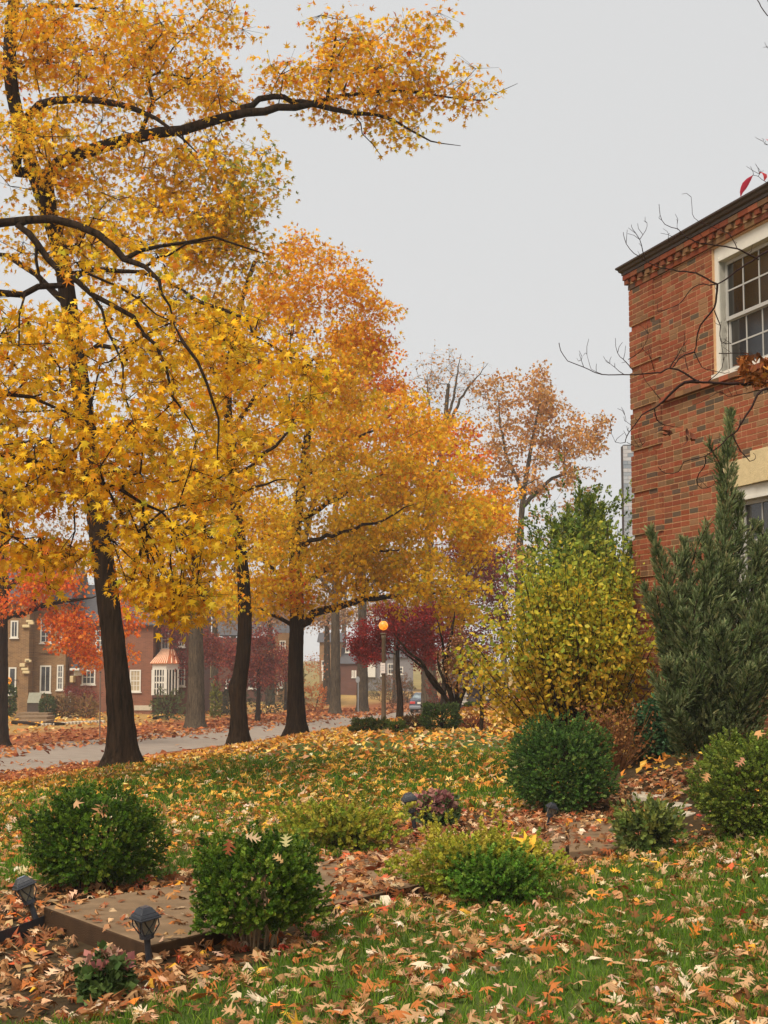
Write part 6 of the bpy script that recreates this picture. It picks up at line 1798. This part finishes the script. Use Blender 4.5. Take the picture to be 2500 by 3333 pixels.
# ------------------------------------------------------------------ solar path lights
def path_light(px, py_base, px_top, tilt, rz, label, s=1.0, ztop=None):
    b = hit(px, py_base)
    h = 0.30 * s
    root = empty('path_light', b, label, 'path light', 'solar path lights')
    root.rotation_euler = (tilt[0], tilt[1], rz)
    def put(mb, nm, mat, bev=0, par=None):
        o = mb.build(nm, mat, None, False, bev); o.parent = par or root; return o
    W_ = .058 * s
    put(MB().tube([(0, 0, -.08), (0, 0, h * .52)], .016 * s, 8), 'stake', M_black)
    zl, zh = h * .52, h * .80
    lens = MB()
    def ring(w1, z1, w2, z2): return [(-w1, -w1, z1), (w1, -w1, z1), (w1, w1, z1), (-w1, w1, z1), (-w2, -w2, z2), (w2, -w2, z2), (w2, w2, z2), (-w2, w2, z2)]
    q = [(0, 1, 5, 4), (1, 2, 6, 5), (2, 3, 7, 6), (3, 0, 4, 7), (3, 2, 1, 0), (4, 5, 6, 7)]
    w0, w1 = .02 * s, .043 * s
    put(lens.add(ring(w0, zl, w1, zh), q), 'lens', M_lens)
    cage = MB()
    cr = [(-1, -1), (1, -1), (1, 1), (-1, 1)]
    for i in range(4):
        a, b_ = cr[i], cr[(i + 1) % 4]
        cage.tube([(a[0] * w0 * 1.05, a[1] * w0 * 1.05, zl), (a[0] * w1 * 1.08, a[1] * w1 * 1.08, (zl + zh) * .5 + .012), (a[0] * w1 * 1.03, a[1] * w1 * 1.03, zh)], .0035 * s, 5)
        for fl in (0, 1):
            p, q_ = (a, b_) if fl == 0 else (b_, a)
            pts = []
            for t in np.linspace(0, 1, 7):
                u = math.sin(t * math.pi / 2) ; z_ = zl + (zh - zl) * t; ww = (w0 + (w1 - w0) * t) * 1.06
                mx = (p[0] + (q_[0] - p[0]) * u * .8, p[1] + (q_[1] - p[1]) * u * .8)
                pts.append((mx[0] * ww, mx[1] * ww, z_))
            cage.tube(pts, .0028 * s, 4)
    put(cage, 'cage', M_black)
    put(MB().tube([(0, 0, zl - .012), (0, 0, zl + .012)], .036 * s, 10), 'socket', M_black)
    cap = MB()
    cap.add(ring(W_, zh, W_ * .98, zh + .010 * s), q); cap.add(ring(W_ * .90, zh + .0105 * s, W_ * .80, zh + .026 * s), q); cap.add(ring(W_ * .74, zh + .0265 * s, W_ * .46, zh + .052 * s), q)
    c_ = put(cap, 'cap', M_black, .003)
    put(MB().box(-W_ * .36, W_ * .36, -W_ * .36, W_ * .36, zh + .0522 * s, zh + .055 * s), 'solar_panel', M_solar, 0, c_)
    return root
path_light(128, 3022, 80, (-.10, -.34, 0), .5, 'black solar path light leaning left beside the concrete step', 1.12)
path_light(487, 3150, 465, (.05, -.14, 0), .65, 'black solar path light upright at the front corner of the step', 1.10)
path_light(1352, 2705, 1335, (.06, -.20, 0), .2, 'black solar path light leaning beside the pink purple plant', 1.2)
path_light(1778, 2700, 1780, (.16, .22, 0), .3, 'black solar path light almost buried in the wide low shrub', .85)
# black edging strip
ep = [hit(x, y) for x, y in [(-120, 3105), (-60, 3095), (0, 3080), (60, 3060), (110, 3040), (140, 3028)]]
m = MB(); V = []
for p in ep: V += [(p.x, p.y, p.z - .03), (p.x, p.y, p.z + .085), (p.x + .004, p.y + .022, p.z + .085), (p.x + .004, p.y + .022, p.z - .03)]
F_ = []
for i in range(len(ep) - 1):
    for j in range(4): F_.append((i * 4 + j, i * 4 + (j + 1) % 4, (i + 1) * 4 + (j + 1) % 4, (i + 1) * 4 + j))
o = m.add(V, F_ + [(0, 1, 2, 3), tuple(len(V) - 4 + k for k in (3, 2, 1, 0))]).build('bed_edging', M_black)
tag(o, 'black plastic edging strip left of the concrete step', 'edging')
# pale fallen stick in the bed
a, b, c = hit(1080, 2880), hit(1165, 2935), hit(1290, 3010)
sk = MB().tube([a + Vector((0, 0, .03)), b + Vector((0, 0, .04)), c + Vector((0, 0, .02))], [.008, .007, .004], 6).build('fallen_stick', M_twig_pale, None, True)
tag(sk, 'pale thin stick lying in the leaf bed', 'stick')

# ------------------------------------------------------------------ fallen leaves and grass
TAN = [lin(196, 158, 116), lin(178, 134, 90), lin(214, 182, 144), lin(156, 106, 64), lin(132, 84, 48), lin(184, 108, 52), lin(206, 170, 134), lin(226, 206, 176)]
TANW = [3.5, 4, 1.3, 4.5, 3.6, 2.4, 2, .45]
GLD = [lin(220, 170, 70), lin(208, 150, 60), lin(230, 196, 120), lin(196, 126, 50), lin(226, 204, 160), lin(180, 104, 46)]
GLDW = [4, 5, 1.6, 4, .7, 2.6]
RBR = [lin(164, 92, 46), lin(146, 78, 40), lin(180, 112, 58), lin(126, 66, 36), lin(190, 132, 78)]
rl = np.random.default_rng(99)
SLAB_POLYS = [[(p.x, p.y) for p in (F0, F1, F2, B2, B1, B0)]]
def slab_z(X, Y):
    return np.where(in_poly(X, Y, SLAB_POLYS[0]), ZW, -9)
def surf(X, Y):
    z = np.maximum(gz(X, Y), slab_z(X, Y))
    q = road_q(X, Y)
    z = np.where((q > -.2) & (q < 7.2), gz(X, Y) + .012 + .05 * (1 - ((q - 3.5) / 3.7) ** 2), z)
    return z
def fan(n, d0, d1, marg=.30):
    """random ground points in the wedge before the camera, evenly spread per square metre"""
    Y = np.sqrt(rl.uniform(d0 * d0, d1 * d1, n)); X = rl.uniform(-1, 1, n) * marg * Y
    return X, Y
def lay(X, Y, lift, tilt):
    n = len(X); e = .03
    nx = -(gz(X + e, Y) - gz(X - e, Y)) / (2 * e); ny = -(gz(X, Y + e) - gz(X, Y - e)) / (2 * e)
    nrm = np.stack([nx, ny, np.ones(n)], 1) + rl.normal(0, tilt, (n, 3))
    pos = np.stack([X, Y, surf(X, Y) + lift], 1)
    return pos, frames_n(nrm, rl)
# near leaves
X, Y = fan(19500, 5.6, 16.5)
bed = in_poly(X, Y, BED); cl_n = vnoise(X + 90, Y + 90, .55, 31)
inslab = in_poly(X, Y, SLAB_POLYS[0])
dens = np.where(bed, 1.0, .34 + .40 * (cl_n > .5)); dens = np.where(inslab, np.where(X < -.35, .24, np.where(X > 1.3, .3, 1.0)), dens)
dens = dens * np.where((Y > 12) & ~bed, 1.2, 1)
k = rl.random(len(X)) < dens; X, Y, bed, inslab = X[k], Y[k], bed[k], inslab[k]
n = len(X)
lift = np.where(bed, rl.uniform(.006, .05, n), rl.uniform(.018, .055, n)); lift = np.where(inslab, .012, lift)
pos, R = lay(X, Y, lift, .38)
sz = rl.uniform(.05, .118, n)
far_mix = np.clip((Y - 9) / 8, 0, 1) * .55
col = palette(n, TAN, TANW, .13, rl)
mk = (rl.random(n) < far_mix) & ~bed; col[mk] = palette(int(mk.sum()), GLD, GLDW, .13, rl)
mb2 = bed & (rl.random(n) < .5); col[mb2] = palette(int(mb2.sum()), [lin(140, 92, 56), lin(120, 76, 46), lin(168, 122, 82), lin(150, 80, 46)], None, .12, rl)
mo = rl.random(n) < .05; col[mo] = palette(int(mo.sum()), [lin(222, 122, 44), lin(230, 170, 56), lin(214, 96, 56), lin(176, 70, 50)], None, .1, rl)
kind = rl.random(n)
# the 300 leaves that show largest are things of their own
qx, qy = proj(pos)
inv = (qx > 10) & (qx < 2490) & (qy < 3325) & (qy > 2500)
order = np.argsort(np.where(inv, -sz / Y, 1e9))[:300]
lib = {}
cls = [('tan', lin(190, 148, 106)), ('pale', lin(220, 196, 164)), ('brown', lin(138, 90, 54)), ('rust', lin(184, 108, 54)), ('orange', lin(222, 126, 46)), ('yellow', lin(228, 172, 60))]
cv = np.array([c for _, c in cls])
lab_t = {'oak': '{} lobed oak leaf in the {}', 'star': '{} star shaped leaf in the {}', 'oval': '{} oval leaf in the {}'}
for i in order:
    kd = 'oak' if kind[i] < .66 else 'star' if kind[i] < .88 else 'oval'
    ci = int(np.abs(np.log(cv) - np.log(col[i])[None]).sum(1).argmin())
    vi = int(rl.integers(0, 5 if kd == 'oak' else 3 if kd == 'star' else 2))
    key = (kd, ci, vi)
    if key not in lib:
        tv, tf = (OAK if kd == 'oak' else STAR if kd == 'star' else OVAL)[vi]
        tv = tv.copy()
        if kd != 'oak': tv[:, 1] -= .5
        lib[key] = np_mesh('fallen_leaf', tv, tf, np.tile(np.clip(cv[ci] * rl.uniform(.85, 1.12), 0, 1), (len(tv), 1))); lib[key].materials.append(M_litter)
    o = bpy.data.objects.new('fallen_leaf', lib[key]); COL.objects.link(o)
    mt = Matrix(R[i].tolist()).to_4x4() @ Matrix.Scale(float(sz[i]), 4); mt.translation = Vector(pos[i]); o.matrix_world = mt
    zx = qx[i]; zn = ('before the pink tipped plant' if zx < 480 else 'before the front boxwood' if zx < 1080 else 'before the wide low shrub' if zx < 1720 else 'below the landing slab' if zx < 2150 else 'by the lower right edge')
    zn += (', bottom row' if qy[i] > 3200 else ', second row' if qy[i] > 3080 else '')
    where = ('leaf bed ' if bed[i] else 'grass ') + zn
    tag(o, lab_t[kd].format(cls[ci][0], where), 'leaf', '{} {} leaves in the {}'.format(cls[ci][0], kd, where))
keep = np.ones(n, bool); keep[order] = False
allV = [];
def litter(name, label, sel, temps, col_, pos_, R_, sz_):
    o = scatter(name, temps, pos_[sel], R_[sel], sz_[sel], col_[sel], M_litter)
    tag(o, label, 'leaves', None, 'stuff')
OAKc = OAK; STARc = [(tv - np.array([0, .4, 0]), tf) for tv, tf in STAR]; OVALc = [(tv - np.array([0, .5, 0]), tf) for tv, tf in OVAL]
litter('leaf_litter', 'tan lobed leaves strewn over the near lawn and bed', keep & (kind < .66), OAKc, col, pos, R, sz)
litter('leaf_litter', 'star shaped and oval leaves strewn over the near lawn', keep & (kind >= .66), STARc + OVALc, col, pos, R, sz)
# middle lawn to the street
X, Y = fan(68000, 16.3, 52, .31)
q = road_q(X, Y)
dn = np.where(q < -15, .34 + .36 * (vnoise(X + 40, Y + 40, .8, 33) > .48), .85)
dn = np.where(q > -0.6 + 1.0 * vnoise(X + 10, Y + 10, 2, 34), .05, dn); dn = np.where(q > 3.3 + .9 * vnoise(X + 70, Y + 70, 1.5, 35), 1.4, dn); dn = np.where(q > 12, .4, dn)
dn *= np.clip(26 / Y, .35, 1.25)
k = rl.random(len(X)) < dn; X, Y, q = X[k], Y[k], q[k]; n = len(X)
pos, R = lay(X, Y, rl.uniform(.01, .05, n), .45)
sz = rl.uniform(.08, .16, n) * np.clip(Y / 24, 1, 1.7)
col = palette(n, GLD + TAN[:3], GLDW + [1.2, 1.5, .6], .14, rl)
m = rl.random(n) < ss((q + 11) / 6) * .9; col[m] = palette(int(m.sum()), RBR, None, .14, rl)
m = (rl.random(n) < ss((q - 12) / 4)); col[m] = palette(int(m.sum()), GLD, GLDW, .12, rl)
ST4 = [(np.array([(0, 0, .02), (-.1, .18, 0), (-.5, .12, -.05), (-.16, -.06, .03), (-.3, -.45, -.04), (0, -.2, 0), (.3, -.42, .08), (.16, -.05, 0), (.5, .16, .1), (.1, .18, 0), (0, .55, .12)], float), np.array([(0, 10, 1), (0, 1, 2), (0, 2, 3), (0, 3, 4), (0, 4, 5), (0, 5, 6), (0, 6, 7), (0, 7, 8), (0, 8, 9), (0, 9, 10)])),
       (np.array([(0, -.5, .05), (-.22, 0, .1), (0, .5, .0), (.24, .05, -.02)], float), np.array([(0, 2, 1), (0, 3, 2)])), (np.array([(0, -.5, 0), (-.3, .1, .16), (0, .5, .04), (.3, 0, .12)], float), np.array([(0, 2, 1), (0, 3, 2)]))]
litter('leaf_litter', 'golden and rust leaves covering the lawn towards the street', np.ones(n, bool), ST4, col, pos, R, sz)
# across the street
X, Y = fan(26000, 52, 120, .30)
q = road_q(X, Y)
dn = np.where(q < -1.0 + 1.2 * vnoise(X + 10, Y + 10, 2, 34), .9, np.where(q < 3.3 + .9 * vnoise(X + 70, Y + 70, 1.5, 35), .06, np.where(q < 12, 1.0, .4)))
k = rl.random(len(X)) < dn; X, Y, q = X[k], Y[k], q[k]; n = len(X)
pos, R = lay(X, Y, rl.uniform(.02, .06, n), .4); sz = rl.uniform(.2, .38, n)
col = palette(n, RBR, None, .14, rl); m = rl.random(n) < ss((q - 11) / 4); col[m] = palette(int(m.sum()), GLD, GLDW, .12, rl)
litter('leaf_litter', 'rust and gold leaves drifted along both sides of the far street', np.ones(n, bool), ST4[1:], col, pos, R, sz)
# leaves caught on the bushes and the big yellow one on the ground cover
def one_leaf(px, py, D, tv, c, s, nrm, label):
    p = at(px, py, D)
    me = np_mesh('fallen_leaf', tv[0], tv[1], np.tile(np.array(c), (len(tv[0]), 1))); me.materials.append(M_litter)
    o = bpy.data.objects.new('fallen_leaf', me); COL.objects.link(o)
    R1 = frames_n(np.array([nrm], float), rl)[0]
    mt = Matrix(R1.tolist()).to_4x4() @ Matrix.Scale(s, 4); mt.translation = p; o.matrix_world = mt
    tag(o, label, 'leaf')
Yg = hit(1560, 2925).y
one_leaf(1715, 2740, Yg - .02, STARc[2], lin(232, 176, 56), .20, (-.2, -.8, .5), 'large bright yellow star leaf resting on the wide low shrub')
Yb1 = hit(307, 2890).y; Yb2 = hit(837, 3085).y; Yb4 = hit(2447, 2722).y
for (x, y, D, c, s, lab) in [(330, 2635, Yb1 - .34, lin(196, 140, 96), .15, 'tan leaf caught high on the left boxwood'), (250, 2615, Yb1 - .25, lin(206, 160, 116), .12, 'pale tan leaf on the left shoulder of the left boxwood'), (170, 2640, Yb1 - .2, lin(196, 140, 70), .13, 'ochre leaf on the outer left side of the left boxwood'), (385, 2600, Yb1 - .15, lin(216, 176, 130), .12, 'pale leaf on the crown of the left boxwood'),
        (745, 2755, Yb2 - .25, lin(150, 82, 48), .12, 'rust brown leaf caught on the front boxwood'), (822, 2725, Yb2 - .15, lin(214, 180, 140), .11, 'pale curled leaf on the crown of the front boxwood'), (930, 2735, Yb2 - .2, lin(190, 176, 120), .10, 'yellowish leaf on the right shoulder of the front boxwood'), (905, 2795, Yb2 - .33, lin(206, 164, 110), .08, 'small tan leaf on the face of the front boxwood'),
        (2300, 2530, Yb4 - .42, lin(206, 150, 100), .12, 'tan star leaf hanging on the right edge bush'), (2410, 2480, Yb4 - .42, lin(190, 132, 100), .12, 'pinkish tan leaf on the face of the right edge bush'), (2470, 2388, Yb4 - .2, lin(216, 160, 104), .13, 'large tan leaf on top of the right edge bush')]:
    one_leaf(x, y, D, (OAK[0], OAK[6], OAK[3], STARc[1])[int(rl.integers(0, 4))], tuple(v_ * .8 for v_ in c), s * .85, (rl.normal(0, .3), -.7, .6), lab)

# grass
def grass():
    X, Y = fan(330000, 5.6, 24, .29)
    den = np.clip((8.5 / Y) ** 1.5, .07, 1.0)
    bed = in_poly(X, Y, BED) | in_poly(X, Y, SLAB_POLYS[0])
    cn = vnoise(X + 20, Y + 20, .35, 41)
    q = road_q(X, Y)
    k = (rl.random(len(X)) < den * (.45 + .8 * cn)) & ~bed & (rl.random(len(X)) > ss((q + 15) / 3))
    X, Y = X[k], Y[k]; n = len(X)
    sc = np.clip(Y / 9, 1, 2.0)
    Z = gz(X, Y)
    h = rl.uniform(.035, .085, n) * (.7 + .6 * vnoise(X, Y, .4, 42)) * np.clip(sc, 1, 1.25)
    a = rl.uniform(0, 6.283, n); le = rl.uniform(.15, .9, n) * h; wd = rl.uniform(.0016, .003, n) * sc ** 1.4
    dx, dy = np.cos(a), np.sin(a); b2 = rl.uniform(0, 6.283, n); sx, sy = np.cos(b2) * wd, np.sin(b2) * wd
    base = np.stack([X, Y, Z - .005], 1)
    o1 = np.stack([sx, sy, np.zeros(n)], 1)
    mid = base + np.stack([dx * le * .35, dy * le * .35, h * .6], 1); tip = base + np.stack([dx * le, dy * le, h], 1)
    V = np.stack([base - o1, base + o1, mid + o1 * .8, mid - o1 * .8, tip], 1).reshape(-1, 3)
    T = (np.array([(0, 1, 2), (0, 2, 3), (3, 2, 4)])[None] + (np.arange(n) * 5)[:, None, None]).reshape(-1, 3)
    c = palette(n, [lin(90, 122, 32), lin(76, 106, 27), lin(110, 136, 40), lin(144, 148, 60), lin(62, 92, 25)], [4, 4, 3, 1, 3], .14, rl)
    c *= (.75 + .5 * vnoise(X + 7, Y + 7, 1.1, 43))[:, None]
    o = link('grass', np_mesh('grass', V, T, np.repeat(c, 5, 0)), M_grass)
    tag(o, 'short green lawn grass between the fallen leaves', 'grass', None, 'stuff')
    print('grass blades', n)
grass()

# ------------------------------------------------------------------ haze
def haze():
    m = bpy.data.materials.new('haze'); m.use_nodes = True
    n = m.node_tree; n.nodes.clear()
    v = n.nodes.new('ShaderNodeVolumePrincipled'); v.inputs['Color'].default_value = (.96, .96, .97, 1); v.inputs['Density'].default_value = .00065; v.inputs['Anisotropy'].default_value = .1
    o = n.nodes.new('ShaderNodeOutputMaterial'); n.links.new(v.outputs[0], o.inputs['Volume'])
    b = MB().box(-520, 520, -40, 720, -4, 26).build('haze', m)
    tag(b, 'pale morning mist filling the street', 'haze', None, 'stuff')
haze()
print('D1', [round(v,2) for v in (b1.y,b2.y,b3.y)], 'B', [round(hit(x,y).y,1) for x,y in ((307,2890),(837,3085),(1830,2640),(2447,2722),(2146,2462),(1352,2705),(1778,2700))])
print('objects', len(bpy.data.objects), 'tris', sum(sum(len(p.vertices) - 2 for p in me.polygons) if len(me.polygons) < 2000 else len(me.polygons) for me in bpy.data.meshes))
